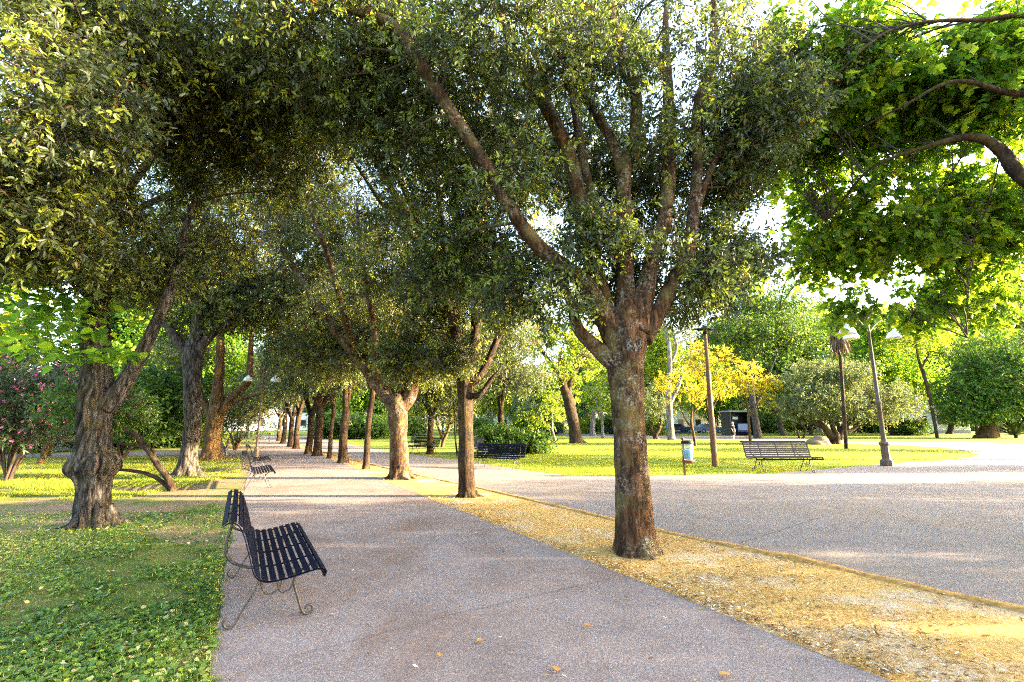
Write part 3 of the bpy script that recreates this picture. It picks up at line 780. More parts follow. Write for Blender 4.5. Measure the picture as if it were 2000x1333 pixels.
px_oak('gnarled grey trunk with a swollen burl near its base, nearest tree of the left row', (185, 1028),
       [(183, 1031, 44), (182, 1012, 38), (181, 985, 34), (182, 950, 34), (183, 915, 35), (184, 880, 34), (186, 840, 33), (187, 800, 34), (189, 765, 36), (189, 720, 30), (188, 660, 28), (188, 600, 25), (196, 530, 22), (204, 450, 19), (215, 360, 16), (228, 240, 12), (235, 120, 9)],
       [[(205, 800, 24), (232, 765, 20, .05), (258, 725, 17, .1), (285, 675, 15, .15), (303, 635, 13, .2), (325, 585, 13, .3), (345, 520, 10, .4), (370, 420, 8, .6)],
        [(198, 540, 12), (170, 500, 10, -.4), (120, 440, 9, -.9), (80, 360, 7, -1.5), (60, 250, 5, -2)],
        [(210, 420, 10), (280, 330, 9, -.3), (350, 230, 8, -.6), (420, 120, 6, -.8)],
        [(215, 380, 10), (190, 260, 8, -1), (180, 120, 6, -1.6)], [(205, 470, 10), (250, 420, 9, .6), (330, 380, 7, 1.2), (440, 330, 5, 1.6)]],
       [(70, 200, -2.6, (1.0, .8, .9), 620), (40, 430, -2.2, (.75, .7, .5), 420), (190, 90, -1.6, (1.5, 1.2, 1.0), 900), (250, 330, -.6, (1.4, 1.1, .9), 900), (130, 490, -.9, (.9, .7, .35), 280),
        (20, 80, -2.2, (.9, .8, .7), 500), (330, 220, 0, (1.6, 1.2, 1.4), 900), (430, 150, -.4, (1.8, 1.5, 1.3), 1000), (420, 400, .5, (1.5, 1.2, 1.1), 800), (620, 60, -1.4, (1.6, 1.2, .9), 700), (560, 260, .3, (1.5, 1.3, 1.2), 800), (100, 330, .8, (1.6, 1, 1.2), 500), (280, 540, .6, (.8, .7, .4), 200)],
       41, .088, 15, GLEFT, 'bark_grey', 72, ('oak_y', 'twig', 'lime'), 'gnarled_tree', 6, .05, burl_f, 100, bright=.17, extra=sprout, gap=-.4)
px_oak('dark old trunk flaring at the foot, second of the left row behind the gnarled tree', (365, 930),
       [(365, 932, 27), (366, 915, 22), (370, 880, 18), (376, 840, 17.5), (377, 790, 18), (376, 740, 19), (376, 700, 21), (378, 670, 15)],
       [[(372, 705, 14), (358, 680, 12), (340, 655, 10), (318, 620, 8), (290, 560, 6)], [(378, 700, 16), (385, 640, 13), (392, 560, 11), (400, 450, 9), (410, 330, 6)],
        [(382, 705, 12), (400, 668, 10), (430, 640, 9, .3), (480, 600, 7, .6), (530, 540, 5, .8)]],
       [(430, 560, .3, (2.4, 2.0, 1.5), 1300), (330, 480, 0, (2.4, 2, 1.7), 1100), (540, 430, .5, (2.4, 2.1, 2.2), 1200), (350, 640, 1.0, (1.3, 1.2, .6), 320), (500, 600, .8, (1.6, 1.4, .8), 650), (480, 200, .4, (2.8, 2.2, 2.6), 1500), (300, 300, 1, (2.4, 2, 2.4), 1000), (570, 590, .3, (1.2, 1.2, .9), 450)],
       42, .095, 13, GLEFT, 'bark_grey', 40, OAK, 'gnarled_tree', 4, .02, None, 70)
px_oak('stocky trunk with a lopped stub and a limb sweeping right, third of the left row', (412, 900),
       [(412, 902, 24), (412, 885, 19), (415, 850, 16), (420, 815, 17), (424, 790, 16), (426, 755, 11), (430, 700, 9), (432, 600, 7)],
       [[(424, 815, 11), (440, 795, 10), (462, 768, 9), (482, 748, 8), (488, 715, 7), (492, 640, 5)], [(414, 815, 9), (402, 795, 8), (392, 770, 6), (385, 720, 5)], [(440, 790, 6), (475, 778, 5), (505, 770, 4)]],
       [(470, 580, .5, (2.6, 2.3, 1.3), 1100), (410, 520, 0, (2.8, 2.4, 2.0), 1100), (560, 560, 1.5, (2.6, 2.3, 2.0), 1000), (380, 690, .8, (1.6, 1.5, .7), 320), (520, 380, .8, (3.4, 2.6, 3.0), 1600), (350, 400, 1.5, (3, 2.6, 3), 1100), (610, 620, 1.2, (1.6, 1.6, 1.2), 500)],
       43, .11, 12, GLEFT, 'bark_ochre', 32, OAKY, 'gnarled_tree', 3, .02, None, 50)
m1 = None
# leaning two-stemmed tree
bL = G(338, 960)
t = thing('leaning_tree', 'slender bare tree with two stems leaning left from one foot behind the gnarled trunk', 'tree', bL)
wd = woody(t, bL, px_tree([(340, 962, 8), (328, 935, 7.5), (308, 908, 7), (290, 880, 6.5), (268, 852, 5.5), (235, 833, 4.5), (195, 810, 3.5)], bL.y),
           [px_tree([(334, 958, 6), (312, 938, 5), (285, 925, 4.5), (250, 919, 4), (222, 918, 3.5)], bL.y), px_tree([(290, 880, 5), (270, 870, 4.5), (245, 868, 4), (215, 862, 3)], bL.y),
            px_tree([(308, 905, 2.5), (300, 880, 2), (302, 860, 1.5)], bL.y)], M['bark_brown'], 12, 6, .08, 8, 0, 0, 9, limb_name='stem')
crown([Bp(bL, 230, 800, bL.y + .3, (.8, .6, .5), 260), Bp(bL, 160, 780, bL.y + .2, (.8, .6, .5), 220)], .10, 'oak', 45, 12, .4, .3, -.6, 1, wd, ('deep', 'twig'), 20, parent=t)

# --- overhanging lime at right: trunk stands outside the frame
bm = Vector((9.6, 6.4, 0))
t = thing('lime_tree', 'broad leaved lime tree whose bright green boughs hang over the side path from the right', 'tree', bm)
tr = ([bm, bm + Vector((0, 0, .4)), bm + Vector((-.1, 0, 1.8)), bm + Vector((-.2, .1, 3.2)), bm + Vector((-.1, .2, 5))], [.42, .33, .28, .27, .2])
def pxl(sp): return [A(q[0], q[1], q[2]) for q in sp], [W(q[3], A(q[0], q[1], q[2])) for q in sp]
lb = [([bm + Vector((-.2, .1, 3.0))] + [A(2060, 400, 5.7), A(1985, 335, 5.8), A(1955, 295, 5.9), A(1900, 268, 5.9), A(1800, 290, 6.1), A(1700, 330, 6.4), A(1640, 400, 6.9)], [.17, .15, .13, .12, .09, .06, .04, .02]),
      ([bm + Vector((-.2, .1, 3.4))] + [A(2080, 230, 5.7), A(1960, 180, 5.6), A(1860, 160, 5.5), A(1760, 210, 5.6), A(1680, 250, 5.8)], [.14, .11, .08, .055, .035, .015]),
      ([bm + Vector((-.2, .1, 3.8))] + [A(2080, 80, 5.6), A(1900, 40, 5.4), A(1740, 60, 5.4), A(1650, 130, 5.5)], [.13, .10, .06, .04, .015]),
      ([A(1900, 268, 5.9), A(1850, 350, 6.2), A(1780, 430, 6.5), A(1720, 560, 7.0)], [.05, .035, .025, .01]),
      ([A(1800, 290, 6.1), A(1690, 380, 6.5), A(1600, 460, 7.2), A(1545, 560, 7.9)], [.04, .03, .02, .008]),
      ([A(1955, 295, 5.9), A(1930, 400, 6.3), A(1900, 480, 6.6), A(1890, 600, 7.0)], [.05, .03, .02, .01]),
      ([bm + Vector((0, .2, 4.6)), bm + Vector((-.8, 1.5, 5.6)), bm + Vector((-1.5, 3, 6.2))], [.16, .1, .04]),
      ([bm + Vector((0, .2, 4.6)), bm + Vector((1.0, -.6, 5.8)), bm + Vector((1.8, -1.2, 7))], [.16, .1, .04])]
lb = [(P_, [r_ * (.45 if k_ else .4) * (.55 if P_[0].x < 8.0 and len(P_) < 7 else 1) for k_, r_ in enumerate(R_)]) for P_, R_ in lb]
lb[0] = (lb[0][0], [.10, .09, .085, .075, .055, .03, .02, .012, .006])
wd = woody(t, bm, tr, lb, M['bark_brown'], 24, 6, .08, 5, 0, 0, 5)
crown([Bp(bm, 1790, 170, 6.8, (1.9, 1.2, .95), 1500), Bp(bm, 1960, 140, 6.4, (1.2, 1.2, 1.3), 950), Bp(bm, 1750, 420, 7.8, (1.7, 1.2, .95), 1250), Bp(bm, 1960, 420, 7.4, (1.3, 1.2, 1.0), 950), Bp(bm, 1590, 270, 8.2, (1.0, .8, 1.5), 800), Bp(bm, 1620, 60, 6.6, (.9, .7, .7), 600),
       Bp(bm, 1740, 580, 8.3, (.95, .7, .45), 560), Bp(bm, 1930, 560, 8.7, (1.2, .8, .5), 640), Bp(bm, 1590, 500, 8.8, (.7, .5, .3), 190), Bp(bm, 1480, 520, 9.2, (.5, .5, .35), 90),
       ((.3, 0, 7.6), (2.6, 2.6, 1.0), 300), ((1.5, -2.5, 6.6), (2.2, 2.0, 1.2), 260)],
      .098, 'lobed', 12, 13, .5, .6, -.22, 1.5, wd, ('lime', 'twig'), 260, shell=.55, parent=t, bright=.16, branch_r=.009, flat=1.3)

# --- unseen oaks added right of the view to shade foreground, lawn and trunks
for i, (x, y, s, rz) in enumerate([(18, 2.8, 1.25, 0), (17, -3.5, 1.15, 1.3), (21, 7.0, .8, 2.2), (26, 7.8, .9, 3), (25, 11.0, .74, 4.2), (26, 16.0, .6, 5), (28, 20.0, 1.5, 1), (36, 27, .9, 2), (15.5, 4.4, .78, 3.6)]):
    lab = ['oak at the right of the side path, nearest the lime', 'oak right of the viewer beside the side path', 'tall oak beyond the oak nearest the lime', 'tall oak right of the viewer, in the second row', 'small oak at the bend of the side path', 'small oak on the lawn beyond the bend', 'oak at the right of the sunlit lawn', 'oak far right of the sunlit lawn', 'small oak close behind the lime trunk'][i]
    dup(o5, (x, y, 0), rz, lab, 'oaks to the right of the view', s)

# --- lawn trees, right half
px_oak('thick brown trunk leaning left on the sunlit lawn, left of the large forked oak', (1122, 866),
       [(1126, 867, 17), (1124, 855, 12), (1120, 830, 11), (1114, 800, 11), (1108, 775, 10.5), (1100, 750, 8), (1095, 700, 6)],
       [[(1108, 775, 6), (1120, 730, 5), (1150, 690, 4)], [(1104, 765, 6), (1080, 720, 5), (1050, 670, 4)]],
       [(1100, 690, 0, (4, 3, 2.3), 800), (1170, 640, 1, (4, 3, 2.8), 800), (1050, 640, .5, (3.2, 3, 2.5), 600)], 51, .17, 10, 'trees on the sunlit lawn', 'bark_brown', 16, ('sunny', 'twig'), 'lawn_tree', nbr=30, kind='diamond')
px_oak('tall pale grey tree with a bare forked top right of the large forked oak', (1310, 860),
       [(1312, 862, 9), (1310, 845, 7), (1308, 810, 6.5), (1306, 770, 6), (1308, 720, 5), (1306, 670, 4), (1296, 630, 3)],
       [[(1308, 790, 5), (1322, 760, 4.5), (1330, 740, 3.5), (1350, 690, 2.5)], [(1308, 715, 3.5), (1322, 680, 3), (1318, 655, 2.5), (1350, 640, 2)], [(1306, 680, 2.5), (1330, 668, 2), (1352, 660, 1.5)]],
       [(1330, 640, 0, (1.6, 1.5, 1.0), 120), (1300, 600, .5, (2, 1.8, 1.2), 150), (1350, 700, 1, (1.5, 1.5, 1.0), 90)], 52, .16, 9, 'trees on the sunlit lawn', 'bark_pale', 14, ('grey', 'twig'), 'lawn_tree', nbr=24, kind='diamond')
def magnolia(label, base, stems, blobs, seed):
    b = G(*base)
    t = thing('magnolia_sapling', label, 'young tree', b, 0, 'young magnolias on the right lawn')
    wd = woody(t, b, px_tree(stems[0], b.y), [px_tree(s, b.y) for s in stems[1:]], M['bark_ochre'], 10, 5, .08, 8, 0, 0, seed, limb_name='stem')
    crown([Bp(b, q[0], q[1], b.y + q[2], q[3], q[4]) for q in blobs], .17, 'oak', seed, 9, .42, .0, -.7, 1.2, wd, ('magnolia', 'twig'), 26, parent=t, bright=.12, branch_r=.012)
magnolia('left young magnolia with yellow brown leaves behind the litter bin', (1357, 872), [[(1358, 873, 3.2), (1355, 850, 2.8), (1350, 825, 2.6), (1352, 800, 2), (1350, 770, 1.5)], [(1355, 845, 2), (1345, 828, 1.8), (1335, 812, 1.4), (1325, 780, 1)], [(1352, 810, 1.6), (1370, 785, 1.3), (1380, 760, 1)]],
         [(1330, 770, 0, (1.1, .9, .7), 110), (1370, 770, .2, (.9, .9, .7), 90), (1300, 745, .4, (.7, .7, .5), 60), (1345, 725, .2, (.8, .8, .5), 70)], 61)
magnolia('tall young magnolia with a twisted pale stem directly behind the rusty pole', (1392, 886), [[(1393, 888, 3.6), (1390, 866, 3), (1392, 840, 2.8), (1386, 810, 2.6), (1380, 785, 2.2), (1385, 740, 1.6), (1375, 690, 1)], [(1386, 810, 2), (1400, 780, 1.5), (1410, 745, 1)]],
         [(1370, 720, 0, (.9, .8, .7), 120), (1400, 760, 0, (.8, .8, .5), 70), (1410, 700, .2, (.6, .6, .5), 60), (1360, 690, .1, (.5, .5, .4), 40)], 62)
magnolia('young magnolia with broad bright yellow crown, rising behind the empty dark bench', (1465, 868), [[(1466, 869, 3.4), (1464, 845, 3), (1462, 820, 2.8), (1461, 800, 2.5), (1455, 770, 1.8)], [(1462, 815, 2.2), (1472, 800, 2), (1482, 780, 1.6), (1500, 750, 1)], [(1461, 800, 1.8), (1445, 780, 1.4), (1430, 755, 1)]],
         [(1460, 755, 0, (1.3, 1.0, .7), 170), (1500, 750, .1, (.9, .8, .5), 90), (1425, 740, .2, (.9, .8, .7), 90), (1500, 785, 0, (.5, .5, .4), 45), (1460, 720, .2, (.9, .8, .4), 70)], 63)
px_oak('low spreading bush tree with stout twisted stems beside the boulder', (1632, 868),
       [(1632, 869, 12), (1632, 862, 11), (1630, 850, 11), (1628, 842, 8)],
       [[(1626, 858, 9), (1610, 835, 7), (1590, 825, 6), (1565, 818, 5), (1545, 800, 4)], [(1638, 858, 8), (1645, 838, 7), (1660, 825, 5), (1690, 800, 4)], [(1632, 850, 6), (1625, 830, 5), (1620, 800, 4)], [(1645, 845, 5), (1668, 838, 4), (1680, 825, 3)]],
       [(1560, 775, 0, (2.2, 2.2, 1.7), 700), (1630, 775, 0, (2.6, 2.4, 1.9), 800), (1590, 740, .5, (2.6, 2.4, 1.3), 700), (1690, 770, .3, (2.6, 2.2, 2.0), 700), (1660, 735, .6, (2.6, 2.2, 1.2), 500), (1740, 790, .8, (2, 2, 1.6), 400)],
       53, .13, 11, 'trees on the sunlit lawn', 'bark_brown', 18, ('grey', 'twig'), 'bush_tree', nbr=40, kind='diamond', droop=.2)
px_oak('great yew like tree with very thick short trunk and dense crown at the right edge', (1930, 856),
       [(1930, 857, 27), (1931, 848, 22), (1932, 830, 18), (1930, 805, 17), (1930, 770, 12)],
       [[(1928, 815, 10), (1900, 790, 8), (1870, 770, 5)], [(1934, 810, 10), (1970, 780, 8), (2010, 760, 5)]],
       [(1900, 760, 0, (3.6, 3.2, 3.0), 900), (1960, 745, -.5, (4.2, 3.5, 3.6), 1200), (2030, 740, 0, (4.0, 3.5, 3.6), 1000), (1950, 690, 1, (5, 4, 2.2), 800), (1880, 800, -.5, (1.9, 1.8, 1.0), 300), (2010, 800, -.6, (3, 2, 1.4), 400), (1925, 800, -1.5, (2.4, 1.2, .9), 260)],
       54, .22, 11, 'trees on the sunlit lawn', 'bark_ochre', 22, ('thuja', 'twig'), 'yew_tree', nbr=30, kind='diamond', droop=.3, gap=-.7)
px_oak('thin reddish trunk leaning left on the lawn in front of the white cabin', (1830, 856),
       [(1831, 857, 4), (1826, 830, 3.6), (1820, 800, 3.8), (1812, 760, 4), (1802, 725, 4), (1795, 705, 3), (1788, 670, 2)],
       [[(1800, 720, 2.5), (1815, 690, 2), (1830, 660, 1.5)]],
       [(1790, 660, 0, (3.2, 3, 2), 420), (1830, 620, .5, (3.5, 3, 2), 420), (1760, 620, 1, (3, 3, 2), 360)], 55, .2, 9, 'trees on the sunlit lawn', 'bark_brown', 10, ('sunny', 'twig'), 'lawn_tree', nbr=20, kind='diamond')
px_oak('dark Y forked tree standing close in front of the white cabin wall', (1822, 838), [(1822, 839, 5), (1822, 815, 4.5), (1822, 795, 4.5), (1823, 785, 3.5)],
       [[(1822, 795, 3.5), (1832, 780, 3), (1828, 760, 2.5), (1832, 735, 2)], [(1821, 795, 3.2), (1814, 775, 2.6), (1810, 745, 2)]],
       [(1830, 735, 0, (4, 3.5, 2.6), 360), (1800, 700, .5, (4.5, 4, 3), 360), (1860, 700, .5, (4, 4, 3), 360)], 56, .26, 9, 'trees on the sunlit lawn', 'bark_brown', 10, ('deep', 'twig'), 'lawn_tree', nbr=20, kind='diamond')
px_oak('thick grey flaring trunk just right of the right young magnolia', (1479, 857), [(1481, 858, 11), (1480, 850, 8), (1477, 830, 7.5), (1472, 800, 7), (1468, 760, 6), (1465, 700, 4)],
       [[(1472, 800, 4), (1490, 760, 3.5), (1510, 710, 3)], [(1470, 780, 4), (1450, 730, 3), (1440, 690, 2)]],
       [(1470, 640, 1, (6, 5, 4.0), 900), (1530, 620, 1.5, (5, 5, 3.6), 800), (1420, 660, 1, (4.5, 4, 3.2), 600), (1480, 570, 2, (5, 4, 2.6), 600)], 57, .24, 10, 'trees on the sunlit lawn', 'bark_grey', 12, ('deep', 'twig'), 'lawn_tree', nbr=26, kind='diamond', droop=.2)
def thin_tree(label, base, stems, blobs, seed, bark, mats, L=.16, kind='diamond', name='sapling', group='saplings and small trees on the lawn'):
    b = G(*base); t = thing(name, label, 'small tree', b, 0, group)
    wd = woody(t, b, px_tree(stems[0], b.y), [px_tree(s, b.y) for s in stems[1:]], M[bark], 8, 5, .08, 8, 0, 0, seed, limb_name='stem')
    crown([Bp(b, q[0], q[1], b.y + q[2], q[3], q[4]) for q in blobs], L, kind, seed, 10, .6, .2, -.6, .8, wd, mats, 14, parent=t)
thin_tree('V shaped sapling with two pale stems left of the straight trunk oak', (864, 874), [[(864, 876, 4), (866, 862, 3.6), (872, 850, 3), (878, 830, 2.4), (880, 800, 1.6)], [(866, 862, 3), (860, 845, 2.4), (854, 830, 2), (850, 800, 1.4)]], [(870, 790, 0, (2, 1.8, 1.4), 260), (850, 770, .3, (1.8, 1.6, 1.2), 200)], 71, 'bark_ochre', ('oak_y', 'twig'))
thin_tree('thin crooked dark sapling just left of the straight trunk oak', (893, 891), [[(894, 892, 2.2), (891, 872, 1.8), (889, 850, 1.8), (888, 820, 1.6), (886, 780, 1.2)]], [(880, 780, 0, (1.3, 1.2, 1.0), 170), (895, 760, .2, (1.1, 1.0, .8), 120)], 72, 'bark_brown', ('oak_y', 'twig'))
thin_tree('pale stem leaning left behind the leaning brown trunk', (1084, 862), [[(1085, 863, 3), (1081, 850, 2.6), (1077, 838, 2.4), (1068, 826, 2)], [(1079, 845, 2), (1078, 820, 1.8), (1077, 800, 1.4)]], [(1060, 800, 0, (2.4, 2, 1.5), 260), (1090, 780, .5, (2, 2, 1.6), 220)], 73, 'bark_pale', ('sunny', 'twig'))
thin_tree('pale forked stem right of the leaning brown trunk', (1177, 857), [[(1178, 858, 3.4), (1177, 840, 3), (1176, 820, 2.6), (1172, 795, 2)], [(1177, 822, 2), (1168, 806, 1.8), (1165, 785, 1.4)]], [(1180, 770, 0, (3, 2.5, 1.8), 300), (1150, 750, .5, (2.6, 2.4, 1.6), 240)], 74, 'bark_pale', ('sunny', 'twig'))
thin_tree('stout white trunk beside the pale forked stem, far on the lawn', (1158, 852), [[(1158, 853, 7), (1157, 840, 5.5), (1158, 826, 5), (1160, 800, 4)]], [(1160, 780, 0, (4, 3.5, 2.4), 420), (1130, 760, 1, (3, 3, 2.2), 260)], 75, 'bark_pale', ('deep', 'twig'), .22)
thin_tree('many stemmed bush left of the low spreading bush tree', (1527, 843), [[(1527, 844, 3), (1524, 835, 2.6), (1517, 822, 2)]] + [[(1527, 842, 2.4), (1527 + d, 826, 2), (1527 + d * 1.9, 812, 1.6)] for d in (-6, 3, 8, 12)], [(1520, 795, 0, (4.4, 4, 2.2), 520), (1490, 805, .5, (2.6, 2.4, 2.0), 260)], 76, 'bark_brown', ('grey', 'twig'), .22)
thin_tree('small tree with two curving dark stems behind the park bench', (1567, 857), [[(1567, 858, 2.6), (1572, 848, 2.4), (1573, 838, 2.2), (1563, 826, 1.8)], [(1561, 856, 2), (1557, 843, 1.7), (1549, 830, 1.5), (1545, 815, 1.2)]], [(1560, 795, 0, (2, 1.8, 1.2), 260)], 77, 'bark_brown', ('grey', 'twig'))
thin_tree('dark stubby tree left of the yew, under its crown edge', (1855, 848), [[(1855, 849, 9), (1856, 842, 6.5), (1858, 832, 6), (1862, 815, 4)]], [(1862, 812, 0, (2.2, 2, 1.6), 320), (1870, 790, .2, (2.2, 2, 1.4), 260)], 78, 'bark_brown', ('thuja', 'twig'), .2)
thin_tree('short reddish trunk half hidden behind the yew', (1905, 843), [[(1905, 844, 9), (1903, 835, 7), (1902, 825, 6), (1900, 800, 4)]], [(1900, 790, 0, (4, 3, 2.4), 420)], 79, 'bark_ochre', ('deep', 'twig'), .24)
thin_tree('grey green tree with a split dark stem behind the large forked oak, right side', (1283, 858), [[(1282, 859, 6), (1280, 850, 5), (1288, 836, 4), (1290, 815, 3)], [(1278, 852, 4), (1272, 838, 3), (1268, 822, 2)]], [(1280, 795, 0, (2.2, 2, 1.5), 320), (1270, 770, .4, (2.2, 2, 1.4), 240)], 80, 'bark_brown', ('grey', 'twig'), .18)
thin_tree('small tree in purple bloom far beyond the rusty pole', (1412, 838), [[(1412, 839, 2.2), (1411, 825, 1.8), (1409, 810, 1.6)], [(1411, 826, 1.5), (1418, 812, 1.2)]], [(1410, 802, 0, (2.2, 2, 1.5), 260)], 81, 'bark_brown', ('bloom', 'twig'), .2)
thin_tree('slim trunks of a small tree at the left lawn, pale and leaning', (437, 890), [[(437, 892, 4.5), (436, 875, 4), (431, 862, 3.4), (426, 845, 3)], [(440, 890, 4), (443, 875, 3), (446, 860, 2.2)]], [(440, 810, .5, (1.8, 1.6, 1.2), 320), (455, 780, 1, (2, 1.8, 1.3), 320)], 82, 'bark_pale', ('oak_y', 'twig'), .12, 'oak')
thin_tree('fan of ochre stems behind the left double lamp', (462, 880), [[(460, 881, 4), (456, 868, 3), (450, 850, 2.4)]] + [[(460, 880, 3), (460 + d, 862, 2.4), (460 + d * 2, 842, 1.8)] for d in (2, 6, 10)], [(465, 815, .5, (2.4, 2.2, 1.5), 420), (440, 800, 1, (2, 2, 1.4), 300)], 83, 'bark_ochre', ('oak_y', 'twig'), .14, 'oak')
thin_tree('dark stemmed small tree on the left lawn behind the gnarled trunk', (236, 897), [[(238, 898, 7), (234, 880, 5), (232, 862, 4.5), (228, 835, 3)], [(238, 897, 5), (250, 882, 4), (262, 866, 3.4), (276, 846, 2.4)], [(234, 880, 3), (246, 866, 2.4), (255, 858, 2)]], [(290, 800, 0, (2.0, 1.8, 1.0), 520), (240, 770, .5, (2.2, 2.0, 1.2), 520), (330, 770, .8, (1.8, 1.6, 1.2), 420), (150, 780, .8, (1.8, 1.5, 1.2), 360)], 84, 'bark_brown', ('deep', 'twig'), .14, 'round')
thin_tree('short leaning ochre stump with a leafy top left of the gnarled trunk', (78, 908), [[(78, 909, 8), (84, 892, 7), (90, 876, 8), (97, 862, 9), (104, 850, 5)], [(95, 865, 4), (115, 858, 3.4), (140, 862, 3)]], [(100, 830, 0, (.8, .8, .5), 140)], 85, 'bark_ochre', ('oleander', 'twig'), .13, 'slim')

# --- shrubs
def shrub(name, label, cat, base, blobs, L, kind, mats, seed, per=12, group=None, stems=9, stem_r=.02, extra=None, droop=-.2, gap=-1.0):
    b = G(*base) if len(base) == 2 else Vector(base)
    t = thing(name, label, cat, b, 0, group)
    rnd = random.Random(seed); mb = MB(); wd = []
    for i in range(stems):
        c, r, n = blobs[i % len(blobs)]
        e = Vector((c[0] + rnd.uniform(-.6, .6) * r[0], c[1] + rnd.uniform(-.6, .6) * r[1], c[2] + rnd.uniform(-.2, .5) * r[2]))
        s = Vector((rnd.uniform(-.12, .12), rnd.uniform(-.12, .12), -.04))
        p, q = smooth_path([s, s.lerp(e, .5) + Vector((0, 0, .1 * e.length)), e], [stem_r * 1.3, stem_r, stem_r * .4], 5)
        mb.tube(p, q, 6); wd += p[3:]
    mb.build('stems', M['twig'], t)
    crown(blobs, L, kind, seed, per, L * 3.2, droop, gap, .9, None, mats, 0, parent=t, name='foliage', extra=extra)
    return t
def flowers(blobs, n, L):
    def f(rg):
        C, ax = [], []
        for c, r, k in blobs:
            m = n // len(blobs)
            d = nrm(rg.normal(size=(m, 3))); d[:, 1] = -abs(d[:, 1]); P = np.array(c) + d * np.array(r) * rg.uniform(.9, 1.08, (m, 1))
            for _ in range(4): C.append(P + rg.normal(size=(m, 3)) * L * .4); ax.append(d + rg.normal(size=(m, 3)) * .8)
        C = np.concatenate(C); ax = np.concatenate(ax); N = len(C)
        return [leaves(C, ax, rg.normal(size=(N, 3)), L * rg.uniform(.7, 1.2, N), 'round', rg.random(N), 2)]
    return f
ob = [((0, 0, 1.8), (1.1, 1.0, 1.1), 420), ((.9, .2, 2.3), (.9, .9, .8), 320), ((-.8, 0, 2.2), (1, 1, 1.2), 320)]
shrub('oleander_shrub', 'oleander with pink blossom at the left edge of the picture', 'shrub', (10, 940), ob, .13, 'slim', ('oleander', 'twig', 'pink'), 91, 14, 'flowering oleanders by the fence', 14, .025, flowers(ob, 190, .065))
ob2 = [((0, 0, 1.9), (1.4, 1.1, 1.1), 500), ((1.1, .2, 2.1), (1.2, 1.0, .9), 420)]
shrub('oleander_shrub', 'oleander with sparse pink blossom between the leaning stump and the fence', 'shrub', (90, 892), ob2, .13, 'slim', ('oleander', 'twig', 'pink'), 92, 14, 'flowering oleanders by the fence', 12, .025, flowers(ob2, 110, .065))
jb = [((0, 0, .55), (1.3, 1.0, .5), 240), ((1.2, -.2, .45), (.9, .8, .4), 160), ((-.9, .1, .75), (.8, .8, .45), 130)]
shrub('juniper_shrub', 'low feathery juniper spreading around the half sunlit trunk', 'shrub', (995, 886), jb, .17, 'diamond', ('deep', 'twig'), 93, 14, None, 8, .02, None, 0)
rb = [((0, 0, 1.0), (2.1, 1.8, .95), 420), ((.9, 0, .8), (1.3, 1.3, .8), 180), ((-1.1, 0, .8), (1.2, 1.2, .75), 180)]
shrub('round_shrub', 'clipped round green shrub on the lawn right of the ornate lamp post', 'shrub', (1776, 851), rb, .2, 'diamond', ('deep', 'twig'), 94, 12, None, 8, .02)
def yucca(label, base, n, L, seed):
    b = G(*base); t = thing('yucca_plant', label, 'plant', b); rg = np.random.default_rng(seed)
    d = rg.normal(size=(n, 3)); d[:, 2] = rg.uniform(-.1, 1.2, n)
    C = np.zeros((n, 3)); C[:, 2] = rg.uniform(.25, .8, n)
    np_build('foliage', [leaves(C, d, rg.normal(size=(n, 3)) * .2 + np.array([[0, 0, 1]]), L * rg.uniform(.7, 1.1, n), 'blade', rg.random(n))], [M['sword']], t)
    mb = MB(); mb.tube([(0, 0, -.05), (0, 0, .4), (.03, 0, .85)], [.16, .13, .1], 10); mb.build('stem', M['bark_brown'], t)
M['skirt'] = leaf_mat('dead_frond', [(0, (.05, .03, .02)), (1, (.18, .11, .06))], .1, 1.2, .8, .2)
M['sword'] = leaf_mat('sword_leaf', [(0, (.05, .09, .03)), (.6, (.09, .14, .05)), (1, (.2, .22, .09))], .2, 1.5, .5, .3)
yucca('spiky yucca clump at the right edge under the yew', (1985, 856), 130, 2.1, 3)

# ================================================================== BACKGROUND WOOD
BGROUP = 'background trees beyond the lawns'
def kindtree(name, label, mat, seed, h, r, tr, bark, L, base, n=900, fork=None, kind='diamond'):
    rnd = random.Random(seed); bl = []
    fork = fork or h * .14
    for i in range(9):
        a = i * 2.4 + seed; rr = r * rnd.uniform(.25, .62) if i else 0
        z = fork + (h - fork) * (.25 + .65 * (i / 8))
        k_ = 1 - .45 * (i / 8)
        bl.append(((math.cos(a) * rr * k_, math.sin(a) * rr * k_, z), (r * .6 * k_, r * .6 * k_, (h - fork) * .2), n // 6))
    return auto_tree(label, base, tr, fork, bl, 6, (rnd.uniform(-.4, .4), 0), bark, L, kind, (mat, 'twig'), seed, 10, name, BGROUP, 26, .25, -.7, .35, 10, twigs=False, twig=3.6)
bgk = {}
bgk['s'] = kindtree('broadleaf_tree', 'tall sunlit yellow green tree far right, behind the yew', 'sunny', 101, 19, 7.5, .38, 'bark_pale', .42, G(1960, 846), 2600)
bgk['d'] = kindtree('broadleaf_tree', 'dense dark green tree behind the young magnolias', 'deep', 102, 17, 7.0, .35, 'bark_grey', .38, G(1530, 851), 2600)
bgk['g'] = kindtree('broadleaf_tree', 'silvery green tree behind the low spreading bush tree', 'grey', 103, 10, 4.5, .28, 'bark_grey', .34, G(1640, 848), 1800)
bgk['l'] = kindtree('broadleaf_tree', 'fresh green tree beyond the ornate lamp post', 'lime', 104, 16, 7, .32, 'bark_brown', .36, G(1745, 851), 2400)
